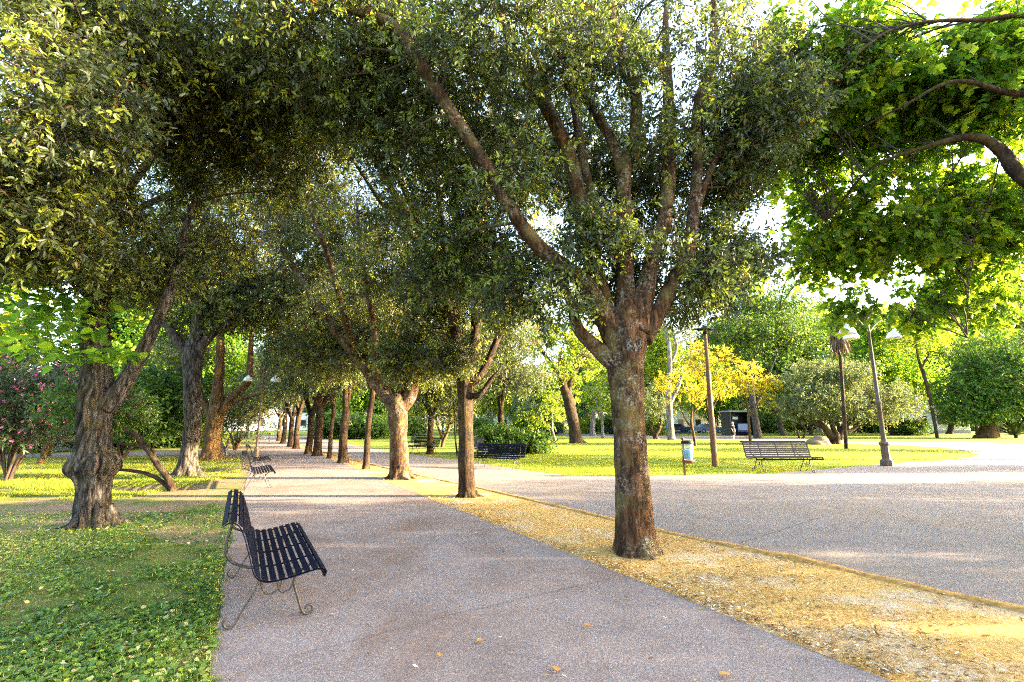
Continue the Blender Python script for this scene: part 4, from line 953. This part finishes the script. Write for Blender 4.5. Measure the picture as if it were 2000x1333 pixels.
more = [(1290, 849, 's', .8, 'bright yellow green tree behind the tall pale grey tree'), (1220, 847, 's', .75, 'yellow green tree directly behind the large forked oak'), (1130, 846, 'd', .7, 'dark green tree behind the leaning brown trunk'),
        (1050, 850, 'g', .8, 'silvery tree behind the mid bench, right of the juniper'), (960, 847, 's', .75, 'yellow green tree left of the half sunlit trunk, far back'), (905, 846, 'd', .8, 'dark tree far behind the straight trunk oak'),
        (830, 850, 's', .6, 'yellow green tree behind the far benches'), (760, 852, 'd', .6, 'dark tree far behind the Y forked oak'), (700, 852, 'l', .6, 'fresh green tree far behind the very slim oak'), (640, 851, 'd', .7, 'dark tree closing the view behind the stout far oak'),
        (1390, 846, 'l', .75, 'fresh green tree behind the rusty pole'), (1440, 845, 's', 1.0, 'tall pale tree behind the dark kiosk'), (1600, 845, 's', 1.1, 'tall yellow tree behind the slender palm'), (1690, 845, 's', .9, 'yellow tree just left of the ornate lamp post, far back'),
        (1790, 844, 's', 1.15, 'tall yellow tree behind the round shrub'), (1870, 845, 's', 1.2, 'very tall yellow tree behind the white cabin'), (2040, 850, 's', 1.1, 'tall tree cut by the right edge'), (1910, 848, 'd', .7, 'dark tree right behind the yew'), (1585, 850, 'g', .9, 'rounded silvery tree left of the slender palm'),
        (480, 856, 'd', .5, 'dark tree at the left of the bright path opening'), (400, 866, 'l', .75, 'fresh green tree behind the third trunk of the left row'), (330, 868, 'l', .75, 'fresh green tree behind the second trunk of the left row'), (270, 862, 'd', .8, 'dark tree behind the leaning two stemmed tree'),
        (200, 866, 'd', .75, 'dark tree directly behind the gnarled trunk'), (-40, 866, 'g', .9, 'silvery tree at the left edge behind the oleander'), (-160, 872, 's', .8, 'yellow green tree beyond the left edge'),
        (130, 858, 'g', .8, 'silvery tree behind the fence left of the gnarled trunk')]
for i, (px, py, kd, s, lab) in enumerate(more):
    dup(bgk[kd], G(px, py), i * 1.9, lab, BGROUP, s)
hb = [((0, 0, 1.1), (1.9, 1.4, 1.0), 320), ((1.4, .1, .9), (1.3, 1.1, .8), 200), ((-1.5, 0, 1.0), (1.2, 1.1, .9), 200)]
sh0 = shrub('garden_shrub', 'leafy shrub far behind the bin, left of the tall pale grey tree', 'shrub', (1262, 851), hb, .24, 'diamond', ('sunny', 'twig'), 96, 11, 'shrubs edging the far path', 8, .02)
sh1 = shrub('garden_shrub', 'dark shrub far behind the straight trunk oak', 'shrub', (925, 850), hb, .24, 'diamond', ('deep', 'twig'), 97, 11, 'shrubs edging the far path', 8, .02)
for i, (px, py, q, s_, lab) in enumerate([(700, 858, 1, 1.0, 'dark shrub behind the medium V forked oak'), (740, 856, 0, 1.0, 'light shrub just right of the very slim stem'), (655, 857, 1, 1.1, 'dark shrub behind the thin leaning oak stem'), (800, 852, 1, .9, 'dark shrub behind the pale far benches'),
        (1030, 850, 0, 1.1, 'light shrub by the wooden rail fence'), (1065, 849, 1, 1.0, 'dark shrub by the right end of the rail fence'), (1150, 847, 0, 1.1, 'light shrub behind the stout white trunk'), (1205, 848, 1, 1.2, 'dark shrub close left of the large forked oak, far back'),
        (1500, 846, 1, 1.4, 'dark shrub right of the thick grey flaring trunk'), (1570, 844, 0, 1.3, 'light shrub behind the low spreading bush tree'), (1700, 846, 1, 1.3, 'dark shrub behind the ornate lamp post base'), (1760, 843, 0, 1.3, 'light shrub left of the white cabin'), (1885, 843, 1, 1.2, 'dark shrub right of the white cabin'),
        (300, 876, 1, .9, 'dark shrub at the right end of the white railing'), (380, 872, 0, .9, 'light shrub between the second and third left trunks'), (215, 880, 1, .8, 'dark shrub against the railing behind the gnarled trunk'), (30, 886, 1, .9, 'dark shrub against the railing at the left edge')]):
    dup((sh0, sh1)[q], G(px, py), i * 1.3, lab, 'shrubs edging the far path', s_)
rnd = random.Random(9)
for i in range(26):
    px = 420 + i * 65 if i > 2 else 420 + i * 30; 
    c = A(px, 830, rnd.uniform(95, 125)); c.z = 0
    dup(bgk['sdgl'[i % 4]], c, rnd.uniform(0, 6), 'distant pale tree in the far wood closing the park', 'trees of the far wood', rnd.uniform(.9, 1.3))

# ================================================================== BENCHES
def bench_profile():
    """(y forward, z) points along the slat curve from front roll to top roll"""
    return [(.275, .335), (.29, .37), (.275, .40), (.23, .415), (.16, .405), (.08, .39), (0, .378), (-.08, .372), (-.145, .385), (-.185, .425), (-.205, .48), (-.225, .55), (-.25, .63), (-.275, .705), (-.305, .765), (-.345, .80), (-.395, .805), (-.435, .775)]
BL = 1.86
def make_bench(loc, fdir, label, group):
    """front of the bench looks along fdir"""
    t = thing('park_bench', label, 'bench', loc, math.atan2(fdir[1], fdir[0]) - math.pi / 2, group)
    pr = [Vector((0, y, z)) for y, z in bench_profile()]
    pts, _ = smooth_path(pr, [0] * len(pr), 10)
    # resample by arc length
    cum = [0]
    for i in range(1, len(pts)): cum.append(cum[-1] + (pts[i] - pts[i - 1]).length)
    def at(s):
        for i in range(1, len(pts)):
            if cum[i] >= s:
                f = (s - cum[i - 1]) / max(1e-9, cum[i] - cum[i - 1])
                return pts[i - 1].lerp(pts[i], f), (pts[i] - pts[i - 1]).normalized()
        return pts[-1], (pts[-1] - pts[-2]).normalized()
    tot = cum[-1]; pitch = .0565; n = int(tot / pitch)
    s_back = next(cum[i] for i in range(len(pts)) if pts[i].y < -.17)
    groups = {'seat': MB(), 'backrest': MB()}
    for i in range(n):
        s = pitch * (i + .5); p, d = at(s); nr = Vector((0, -d.z, d.y))
        wd_, th = .040, .009
        mb = groups['backrest' if s > s_back else 'seat']
        q = [p + d * (wd_ / 2) + nr * th / 2, p + d * (wd_ / 2) - nr * th / 2, p - d * (wd_ / 2) - nr * th / 2, p - d * (wd_ / 2) + nr * th / 2]
        vs = []
        for x in (-BL / 2, BL / 2):
            for v in q: vs.append(v + Vector((x, 0, 0)))
        mb.add(vs, [(0, 1, 2, 3), (7, 6, 5, 4), (0, 4, 5, 1), (1, 5, 6, 2), (2, 6, 7, 3), (3, 7, 4, 0)])
    for nm, mb in groups.items(): mb.build(nm, M['iron'], t, smooth=False)
    for x in (-BL / 2 + .012, -BL / 4 - .02, 0, BL / 4 + .02, BL / 2 - .012):
        mb = MB(); vs = []
        seq = [at(.01 + (tot - .02) * k_ / 46) for k_ in range(47)]
        for p, d in seq:
            nr = Vector((0, -d.z, d.y)); c = p + nr * (.0125 if nr.z < 0 or nr.y < 0 else -.0125)
            # strap lies below / behind the slats
            c = p + Vector((0, d.z, -d.y)) * -.0105 if False else p + nr * .0105
            for dx, dn in ((-.014, .0), (.014, .0), (.014, .006), (-.014, .006)): vs.append(c + Vector((x + dx, 0, 0)) + nr * dn)
        fs = []
        for k_ in range(46):
            for j in range(4):
                a, b_ = k_ * 4 + j, k_ * 4 + (j + 1) % 4
                fs.append((a, b_, b_ + 4, a + 4))
        fs += [(3, 2, 1, 0), (184, 185, 186, 187)]
        mb.add(vs, fs); mb.build('strap', M['iron'], t, smooth=False)
    def curl(c, r0, r1, a0, a1, n_=14):
        return [(c[0] + (r0 + (r1 - r0) * i / n_) * math.cos(a0 + (a1 - a0) * i / n_), c[1] + (r0 + (r1 - r0) * i / n_) * math.sin(a0 + (a1 - a0) * i / n_)) for i in range(n_ + 1)]
    for x in (-.67, .67):
        def path(p2, r, nm, seg=5):
            p, q = smooth_path([Vector((x, a, b)) for a, b in p2], [r] * len(p2), seg)
            mb = MB(); mb.tube(p, q, 8); mb.build(nm, M['iron_leg'], t)
        path([(.27, .395), (.20, .375), (.12, .325), (.095, .27), (.12, .18), (.15, .09), (.175, .03)] + curl((.215, .05), .043, .018, math.pi * 1.15, math.pi * 3.0), .0105, 'leg')
        path([(-.13, .37), (-.15, .31), (-.19, .22), (-.245, .12), (-.29, .03), (-.31, .012), (-.345, .022), (-.36, .055), (-.35, .085)], .0105, 'leg')
        path([(-.14, .36), (-.13, .27), (-.10, .215), (-.06, .20), (-.02, .225), (-.015, .265), (-.03, .28)], .008, 'scroll')
        path([(.095, .33), (.09, .26), (.065, .215), (.025, .20), (-.005, .225), (0, .265), (.012, .275)], .008, 'scroll')
        path([(-.36, .79), (-.375, .70), (-.39, .61), (-.385, .53), (-.345, .47), (-.27, .43), (-.19, .405)], .0105, 'brace')
    return t
M['iron_leg'] = plain('leg_iron', (.04, .034, .032), .5, .1, .45, .35, 30)
pd = Vector((.866, .5, 0))
BG = 'slatted iron park benches'
c0 = Vector((-2.14, 4.45, 0))
bench = make_bench(c0 + Vector((0, 0, .008)), pd, 'dark blue slatted iron bench seen from its end, closest to the viewer', BG)
def facing(d): return math.atan2(d[1], d[0]) - math.pi / 2
bl2 = G(497, 961) + Vector((-.35, .5, 0))
for loc, d, lab in [(G(492, 957) + Vector((-.25, .75, 0)), pd, 'second slatted bench along the left edge of the promenade, beyond the near one'),
                    (G(490, 925) + Vector((-.2, .8, 0)), pd, 'third slatted bench on the promenade with sunlit back, just before the double lamp'),
                    (G(1536, 924) + Vector((0, .1, 0)), Vector((.08, -1, 0)), 'empty dark slatted bench between the rusty pole and the ornate lamp post'),
                    (G(972, 916) + Vector((0, .15, 0)), Vector((-.42, -.9, 0)), 'brown looking slatted bench on the lawn edge right of the straight trunk oak'),
                    (G(938, 893), Vector((.9, -.35, 0)), 'slatted bench seen end on, back to back with the mid lawn bench'),
                    (G(826, 887), Vector((-.6, -.8, 0)), 'small far slatted bench before the brown oak trunk on the lawn, nearer of two'),
                    (G(812, 876), Vector((-.7, -.7, 0)), 'pale far slatted bench behind its darker neighbour left of the brown oak trunk'),
                    (G(1334, 853), Vector((-.2, -1, 0)), 'distant bluish bench on the far path behind the bin'),
                    (G(1446, 856), Vector((.2, 1, 0)), 'distant dark bench beside the person in black'),
                    (G(1086, 852), Vector((0, -1, 0)), 'distant bench left of the leaning brown trunk, on the far path'),
                    (G(1194, 849), Vector((.2, -1, 0)), 'distant bench behind the large forked oak, left side')]:
    dup(bench, loc, facing(d), lab, BG, 1.17 if lab.startswith('empty dark') else 1.0)

# ================================================================== LAMPS, POLES, BIN
def lamp(loc, arms, label, H=4.4, ornate=True, rz=0, sc=1.0):
    t = thing('street_lamp', label, 'street lamp', loc, rz, 'old park lamps with dome heads')
    mb = MB()
    if ornate:
        mb.lathe([(.0, 0), (.21, 0), (.21, .06), (.195, .20), (.15, .23), (.13, .27), (.125, .72), (.15, .75), (.165, .80), (.15, .84), (.10, .87), (.085, .93)], n=8)
        mb.build('pedestal', M['lamp_post'], t, smooth=False)
        prof = [(.082, .9), (.075, 1.4), (.070, 2.2), (.085, 2.22), (.098, 2.27), (.085, 2.32), (.062, 2.35), (.058, 3.2), (.05, H - .5), (.07, H - .48), (.07, H - .42), (.045, H - .38), (.04, H), (.055, H + .03), (.02, H + .14), (0, H + .18)]
    else:
        prof = [(.10, 0), (.10, .5), (.07, .55), (.055, .6), (.045, 1.8), (.04, H - .5), (.07, H - .45), (.04, H - .4), (.035, H), (.05, H + .03), (.02, H + .14), (0, H + .18)]
    mb = MB(); mb.lathe(prof, n=14); mb.build('pole', M['lamp_post'], t)
    for a, rch in arms:
        d = Vector((math.cos(a), math.sin(a), 0)); z0 = H - .45
        ps = [d * .03 + Vector((0, 0, z0)), d * rch * .3 + Vector((0, 0, z0 + .32)), d * rch * .62 + Vector((0, 0, z0 + .52)), d * rch * .9 + Vector((0, 0, z0 + .45)), d * rch + Vector((0, 0, z0 + .25)), d * rch + Vector((0, 0, z0 + .13))]
        p, q = smooth_path(ps, [.022] * 6, 6); mb = MB(); mb.tube(p, q, 8); mb.build('arm', M['lamp_post'], t)
        mb = MB(); c = d * rch + Vector((0, 0, z0 - .16))
        mb.lathe([(.035, .36), (.06, .34), (.06, .29), (.10, .275), (.19, .22), (.25, .12), (.275, .02), (.285, 0), (.265, .0), (.24, .10), (.18, .19), (.06, .25)], c, 24)
        mb.v = [(c.x + (v[0] - c.x) * sc, c.y + (v[1] - c.y) * sc, c.z + .3 + (v[2] - c.z - .3) * sc) for v in mb.v]
        hd = mb.build('lamp_shade', M['lamp_dome'], t)
        mb = MB(); mb.lathe([(.0, -.04), (.12, -.025), (.2, .0), (.245, .06)], c, 20); mb.v = [(c.x + (v[0] - c.x) * sc, c.y + (v[1] - c.y) * sc, c.z + .3 + (v[2] - c.z - .3) * sc) for v in mb.v]; mb.build('diffuser', M['lamp_glass'], hd)
    return t
lamp(G(1733, 911), [(math.pi + .25, 1.25), (.12, 1.3), (math.pi * .62, .6)], 'ornate brown lamp post with dome heads half hidden in leaves at the lawn corner', 5.35, True, R(8))
lamp(G(499, 903), [(math.pi, .56), (0, .46)], 'slender double armed lamp post with two pale domes on the left of the promenade', 3.72, False, R(12), .66)
# rusty pole with crossbar
b = G(1397, 913); t = thing('floodlight_pole', 'rusty brown pole with a flat T shaped light bar on top, behind the litter bin', 'light pole', b)
mb = MB(); mb.lathe([(.10, -.05), (.10, 1.7), (.085, 1.74), (.082, 3.4), (.065, 3.45), (.06, 4.85), (0, 4.86)], n=14); mb.build('pole', M['rust'], t)
mb = MB(); mb.tube([(-.30, 0, 4.9), (.32, 0, 4.9)], .03, 8); mb.tube([(0, 0, 4.74), (0, 0, 5.02)], .08, 10); mb.build('crossbar', M['iron_dark'], t)
for s in (-1, 1):
    mb = MB(); mb.add([(s * .10, -.12, 4.915), (s * .44, -.10, 4.92), (s * .44, .10, 4.92), (s * .10, .12, 4.915), (s * .10, -.12, 4.965), (s * .44, -.08, 4.945), (s * .44, .08, 4.945), (s * .10, .12, 4.965)],
                      [(0, 1, 2, 3), (4, 7, 6, 5), (0, 4, 5, 1), (1, 5, 6, 2), (2, 6, 7, 3), (3, 7, 4, 0)]); mb.build('lamp_head', M['iron_dark'], t, smooth=False)
# litter bin
b = G(1338, 930); t = thing('litter_bin', 'clear litter bin with a blue bag and dark lid on a rusty post', 'litter bin', b)
mb = MB(); mb.box((0, .02, .47), (.055, .04, 1.02)); mb.tube([(0, .02, .97), (0, .02, 1.06)], .03, 10); mb.lathe([(0, 1.11), (.045, 1.085), (.05, 1.06), (.035, 1.03)], (0, .02, 0), 12); mb.build('post', M['rust'], t, smooth=False)
cx = .09
mb = MB(); mb.lathe([(.115, .46), (.125, .5), (.15, .72), (.165, .93)], (cx, -.10, 0), 24); mb.build('basket', M['plastic'], t)
mb = MB(); mb.lathe([(.0, .48), (.09, .485), (.125, .56), (.135, .64), (.14, .72), (.10, .755), (.05, .735), (0, .75)], (cx, -.10, 0), 20); mb.build('bag', M['bag'], t)
mb = MB(); mb.lathe([(.172, .925), (.176, .96), (.165, 1.0), (.10, 1.02), (0, 1.025)], (cx, -.10, 0), 24); mb.build('lid', M['iron_dark'], t)
mb = MB(); mb.lathe([(0, .36), (.08, .37), (.16, .41), (.185, .45), (.175, .46), (.12, .44), (0, .44)], (cx, -.10, 0), 24); mb.build('bowl', M['rust'], t)
mb = MB(); mb.tube([(cx * .7, -.05, .36), (cx * .7, -.05, .26), (cx * .3, -.03, .25)], .012, 8); mb.build('hook', M['iron_dark'], t)
# slender palm with a shaggy skirt
b = G(1653, 877); t = thing('palm_tree', 'slender dark palm with a shaggy skirt of dead fronds behind the ornate lamp post', 'palm', b)
p, q = smooth_path(rel(*[px_tree([(1653, 878, 4), (1650, 830, 3.6), (1647, 780, 3.4), (1643, 720, 3.4), (1640, 680, 4), (1637, 640, 5)], b.y)[0], ] + [b]), [.11, .10, .095, .095, .11, .15], 6)
mb = MB(); mb.tube(p, q, 12, disp=rough_disp(.15, 6)); mb.build('trunk', M['bark_brown'], t)
rg = np.random.default_rng(8); top = np.array(tuple(p[-1])); n = 520
a_ = rg.uniform(0, 6.28, n); rr_ = rg.uniform(.12, .42, n); z_ = rg.uniform(-1.0, .1, n)
C = top + np.stack([np.cos(a_) * rr_, np.sin(a_) * rr_, z_], 1)
d = np.stack([np.cos(a_) * .12, np.sin(a_) * .12, -np.ones(n)], 1) + rg.normal(size=(n, 3)) * .08
np_build('dead_fronds', [leaves(C, d, rg.normal(size=(n, 3)), rg.uniform(.5, 1.0, n), 'blade', rg.random(n))], [M['skirt']], t)
n = 60; d = rg.normal(size=(n, 3)); d[:, 2] = abs(d[:, 2]) * .6
np_build('fronds', [leaves(np.repeat(top[None], n, 0) + rg.normal(size=(n, 3)) * .1, d, np.array([[0, 0, 1.]]) + rg.normal(size=(n, 3)) * .2, rg.uniform(1.0, 1.7, n), 'blade', rg.random(n))], [M['sword']], t)
# boulder
b = G(1600, 869); t = MB()
vs, fs, nu, nv = [], [], 28, 14
for j in range(nv + 1):
    for i in range(nu):
        th = math.pi * j / nv; ph = 2 * math.pi * i / nu
        dd = Vector((math.sin(th) * math.cos(ph), math.sin(th) * math.sin(ph), math.cos(th)))
        r = 1 + .28 * noise.noise(dd * 1.6) + .1 * noise.noise(dd * 5)
        vs.append((dd.x * .85 * r, dd.y * .6 * r, max(-.08, dd.z * .62 * r)))
for j in range(nv):
    for i in range(nu): fs.append((j * nu + i, (j + 1) * nu + i, (j + 1) * nu + (i + 1) % nu, j * nu + (i + 1) % nu))
t.add(vs, fs); o = t.build('boulder', M['stone']); o.location = b
tag(o, 'pale brown boulder lying left of the spreading bush tree', 'boulder')
o = np_build('fallen_leaf', [leaves(np.zeros((1, 3)), np.array([[1., .3, .25]]), np.array([[.2, -.3, 1.]]), np.array([.16]), 'round', np.array([.2]))], [M['orange']])
o.location = G(1811, 892) + Vector((0, 0, .06)); tag(o, 'reddish leaf lying alone on the lawn corner right of the ornate lamp', 'leaf', 'bright fallen leaves on the asphalt')

# ================================================================== BUILDINGS, FENCES, VEHICLES
def prism(mb, pts, y0_, y1_, mi=0):
    n = len(pts); vs = [(x, y0_, z) for x, z in pts] + [(x, y1_, z) for x, z in pts]
    mb.add(vs, [tuple(range(n)), tuple(range(2 * n - 1, n - 1, -1))] + [(i, i + n, (i + 1) % n + n, (i + 1) % n) for i in range(n)], mi)
c = A(1826, 826, 74); c.z = 0
t = thing('white_cabin', 'white corrugated cabin with a dark window behind the leaning reddish trunk', 'cabin', c, R(-14))
mb = MB(); mb.box((0, 2, .25), (9.0, 4.06, .5)); mb.build('plinth', M['basegrey'], t, smooth=False)
mb = MB()
vs = []; n = 120
for i in range(n + 1):
    x = -4.5 + 9 * i / n; y = -.03 if i % 2 else .03
    vs += [(x, y, .5), (x, y, 3.4)]
mb.add(vs, [(2 * i, 2 * i + 2, 2 * i + 3, 2 * i + 1) for i in range(n)])
mb.box((0, 2.1, 1.95), (8.98, 4.0, 2.9)); mb.build('wall', M['white'], t, smooth=False)
mb = MB(); prism(mb, [(-5, 3.4), (5, 3.4), (0, 6.0)], -.3, 4.5); mb.build('roof', M['roof'], t, smooth=False)
mb = MB(); mb.box((1.2, -.06, 2.1), (2.0, .06, 1.7)); wn = mb.build('window', M['white'], t, smooth=False)
for dx in (-.46, .46):
    for dz in (-.38, .38):
        mb = MB(); mb.box((1.2 + dx, -.10, 2.1 + dz), (.86, .03, .70)); mb.build('pane', M['glass'], wn, smooth=False)
mb = MB(); mb.box((-1.6, -.07, 1.6), (1.1, .08, 2.2)); mb.build('door', M['dark'], t, smooth=False)
c = A(1441, 829, 62); c.z = 0
t = thing('kiosk', 'dark open kiosk with a blue panel beyond the person in black', 'kiosk', c, R(6))
mb = MB(); mb.box((0, 1.2, 1.5), (3.2, .1, 3.0)); mb.box((-1.55, .1, 1.5), (.1, 2.2, 3.0)); mb.box((1.55, .1, 1.5), (.1, 2.2, 3.0)); mb.build('wall', M['dark'], t, smooth=False)
mb = MB(); mb.box((0, 0, 3.1), (3.7, 3, .18)); mb.build('roof', M['basegrey'], t, smooth=False)
mb = MB(); mb.box((.4, -.5, .95), (1.7, .5, 1.1)); mb.build('counter', M['bluecar'], t, smooth=False)
mb = MB(); mb.box((0, .5, 2.25), (.8, .05, .35)); mb.build('sign_panel', M['white'], t, smooth=False)
c = A(1260, 829, 110); c.z = 0
def house(label, c, w_, d_, h_, rz, nwin, mat='white'):
    t = thing('park_house', label, 'building', c, rz, 'pale buildings beyond the park')
    mb = MB(); mb.box((0, d_ / 2, h_ / 2), (w_, d_, h_)); mb.build('wall', M[mat], t, smooth=False)
    mb = MB(); prism(mb, [(-w_ / 2 - .4, h_), (w_ / 2 + .4, h_), (w_ / 2 - 1, h_ + 2), (-w_ / 2 + 1, h_ + 2)], -.4, d_ + .4); mb.build('roof', M['roof'], t, smooth=False)
    for i in range(nwin):
        for fl in range(max(1, int(h_ // 3.2))):
            x = -w_ / 2 + w_ * (i + .5) / nwin; z = 1.7 + 3.1 * fl
            mb = MB(); mb.box((x, -.04, z), (1.3, .1, 1.5)); f = mb.build('window', M['basegrey'], t, smooth=False)
            mb = MB(); mb.box((x, -.10, z), (1.1, .04, 1.3)); mb.build('pane', M['glass'], f, smooth=False)
house('long white building far behind the rusty pole and magnolias', Vector((A(1330, 829, 105).x, 105, 0)), 20, 9, 4.5, R(4), 5)
house('pale building far behind the straight trunk oak', Vector((A(1000, 829, 120).x, 120, 0)), 16, 9, 4.2, R(-3), 4)
house('bright building closing the far end of the promenade', Vector((A(470, 829, 105).x, 105, 0)), 30, 9, 6.6, R(28), 7)
house('pale building behind the left fence', Vector((A(120, 829, 62).x, 62, 0)), 30, 9, 5.0, R(30), 7)
# white railing on the left
def railing(label, a, b_, h, name='white_fence', mat='white', base=.4, gap_=.14):
    a, b_ = Vector(a), Vector(b_); d = b_ - a; ln = d.length
    t = thing(name, label, 'fence', a, math.atan2(d.y, d.x))
    mb = MB(); mb.box((ln / 2, 0, base / 2), (ln, .25, base)); mb.build('low_wall', M['basegrey'], t, smooth=False)
    mb = MB(); mb.box((ln / 2, 0, base + .1), (ln, .04, .05)); mb.box((ln / 2, 0, h - .08), (ln, .04, .05))
    for i in range(int(ln / gap_)): mb.box((gap_ * (i + .5), 0, (base + h) / 2 + .05), (.025, .025, h - base))
    mb.build('rail_panel', M[mat], t, smooth=False)
    for i in range(int(ln / 3) + 1):
        mb = MB(); mb.box((min(ln, i * 3), -.0, h / 2 + .05), (.09, .09, h + .1)); mb.build('post', M[mat], t, smooth=False)
railing('white metal railing on a low wall behind the gnarled trunk', G(-420, 893), G(330, 874), 1.5)
def rail_fence(label, a, b_):
    a, b_ = Vector(a), Vector(b_); d = b_ - a; ln = d.length
    t = thing('wooden_fence', label, 'fence', a, math.atan2(d.y, d.x))
    for z in (.45, .85, 1.25):
        mb = MB(); mb.box((ln / 2, 0, z), (ln, .05, .16)); mb.build('rail', M['wood'], t, smooth=False)
    for i in range(int(ln / 2.5) + 1):
        mb = MB(); mb.box((i * 2.5, .06, .7), (.12, .1, 1.45)); mb.build('post', M['wood'], t, smooth=False)
rail_fence('orange brown wooden rail fence far behind the juniper', G(985, 848), G(1085, 848))
def car(label, c, rz, mat):
    t = thing('parked_car', label, 'car', c, rz, 'cars parked beyond the park')
    body = [(-2.1, .35), (2.1, .35), (2.15, .75), (1.9, .9), (1.0, .98), (.45, 1.45), (-1.0, 1.5), (-1.7, 1.05), (-2.1, .95)]
    mb = MB(); prism(mb, body, -.85, .85); mb.build('body', M[mat], t, smooth=False)
    mb = MB(); prism(mb, [(.9, 1.0), (.42, 1.38), (-.95, 1.42), (-1.45, 1.05)], -.87, .87); mb.build('window', M['glass'], t, smooth=False)
    for x in (-1.3, 1.3):
        for y in (-.78, .78):
            mb = MB(); mb.tube([(x, y - .1, .33), (x, y + .1, .33)], .33, 18); wh = mb.build('wheel', M['tyre'], t, smooth=False)
            mb = MB(); mb.tube([(x, y - .12, .33), (x, y + .12, .33)], .19, 14); mb.build('rim', M['basegrey'], wh, smooth=False)
def gp(px, d): v = A(px, 829, d); v.z = 0; return v
car('pale blue car parked left of the white cabin', gp(1790, 70), R(-10), 'greycar')
car('dark blue car parked behind the rusty pole', gp(1384, 76), R(5), 'bluecar')
car('dark blue car parked far behind the bin, left of the rusty pole', gp(1322, 84), R(5), 'bluecar')

# ================================================================== PEOPLE
def skin_mesh(name, verts, edges, mat, parent, sub=2):
    me = bpy.data.meshes.new(name); me.from_pydata([v[:3] for v in verts], edges, [])
    o = bpy.data.objects.new(name, me); COL.objects.link(o)
    md = o.modifiers.new('s', 'SKIN'); sb = o.modifiers.new('u', 'SUBSURF'); sb.levels = sub; sb.render_levels = sub
    lay = me.skin_vertices[0] if me.skin_vertices else None
    for i, v in enumerate(verts):
        r = v[3]; lay.data[i].radius = (r, r) if not hasattr(r, '__len__') else r
    lay.data[0].use_root = True
    dg = bpy.context.evaluated_depsgraph_get(); ev = o.evaluated_get(dg)
    m2 = bpy.data.meshes.new_from_object(ev); m2.name = name
    o.modifiers.clear(); o.data = m2; m2.materials.clear(); m2.materials.append(mat)
    m2.polygons.foreach_set('use_smooth', [True] * len(m2.polygons))
    if parent: o.parent = parent
    return o
def person(label, loc, rz, top, bottom, hair, skirt, stride=.0, s=1.0):
    t = thing('person', label, 'person', loc, rz, None); t.scale = (s, s, s)
    V = [(0, 0, .92, .13), (0, 0, 1.08, .115), (0, 0, 1.25, .135), (0, .0, 1.40, .09), (0, -.01, 1.47, .05), (0, -.02, 1.55, .075), (0, -.02, 1.63, .085), (0, -.01, 1.70, .05)]
    E = [(0, 1), (1, 2), (2, 3), (3, 4), (4, 5), (5, 6), (6, 7)]
    for sx in (-1, 1):
        st = stride * sx; o_ = len(V)
        V += [(sx * .09, 0, .84, .085), (sx * .10, -st * .5 - .02, .48, .055), (sx * .10, -st + .02, .09, .036), (sx * .10, -st - .02, .04, .035), (sx * .11, -st - .14, .03, .026)]
        E += [(0, o_), (o_, o_ + 1), (o_ + 1, o_ + 2), (o_ + 2, o_ + 3), (o_ + 3, o_ + 4)]
        a = len(V)
        V += [(sx * .18, 0, 1.37, .052), (sx * .235, .02 + st * .3, 1.12, .038), (sx * .22, -.08 + st * .6, .90, .028), (sx * .215, -.10 + st * .65, .82, .026), (sx * .21, -.11 + st * .65, .74, .014)]
        E += [(3, a), (a, a + 1), (a + 1, a + 2), (a + 2, a + 3), (a + 3, a + 4)]
    skin_mesh('body', V, E, M['skin'], t)
    mb = MB()
    if skirt:
        mb.lathe([(.22, .48), (.21, .7), (.19, .92), (.155, 1.08), (.175, 1.25), (.17, 1.38), (.08, 1.44)], n=20); o = mb.build('dress', top, t)
    else:
        mb.lathe([(.18, .86), (.17, .95), (.16, 1.1), (.18, 1.27), (.17, 1.39), (.075, 1.44)], n=20); o = mb.build('shirt', top, t)
        for sx in (-1, 1):
            st = stride * sx
            mb = MB(); mb.tube([(sx * .085, 0, .93), (sx * .10, -st * .5 - .02, .50), (sx * .10, -st + .02, .10)], [.115, .085, .06], 14); mb.build('trouser_leg', bottom, t)
    for v in o.data.vertices: v.co.y *= .72
    for sx in (-1, 1):
        mb = MB(); st = stride * sx; mb.tube([(sx * .15, 0, 1.38), (sx * .20, .01 + st * .12, 1.24), (sx * .228, .02 + st * .25, 1.13)], [.07, .062, .055], 12); mb.build('sleeve', top, t)
    mb = MB(); mb.lathe([(.0, 1.755), (.06, 1.745), (.098, 1.69), (.102, 1.62), (.085, 1.56), (.07, 1.55)], (0, .012, 0), 18); h = mb.build('hair', hair, t)
    for v in h.data.vertices:
        if v.co.y < -.055 and v.co.z < 1.69: v.co.y = -.05
    return t
person('fair haired person in a black dress standing beside the distant dark bench', gp(1431, 45), R(30), M['cloth_black'], M['cloth_black'], M['hair_fair'], True, 0, .95)
person('person in a blue shirt and dark trousers walking behind the V shaped sapling', gp(866, 44), R(80), M['cloth_blue'], M['cloth_black'], M['hair_dark'], False, .22, .95)
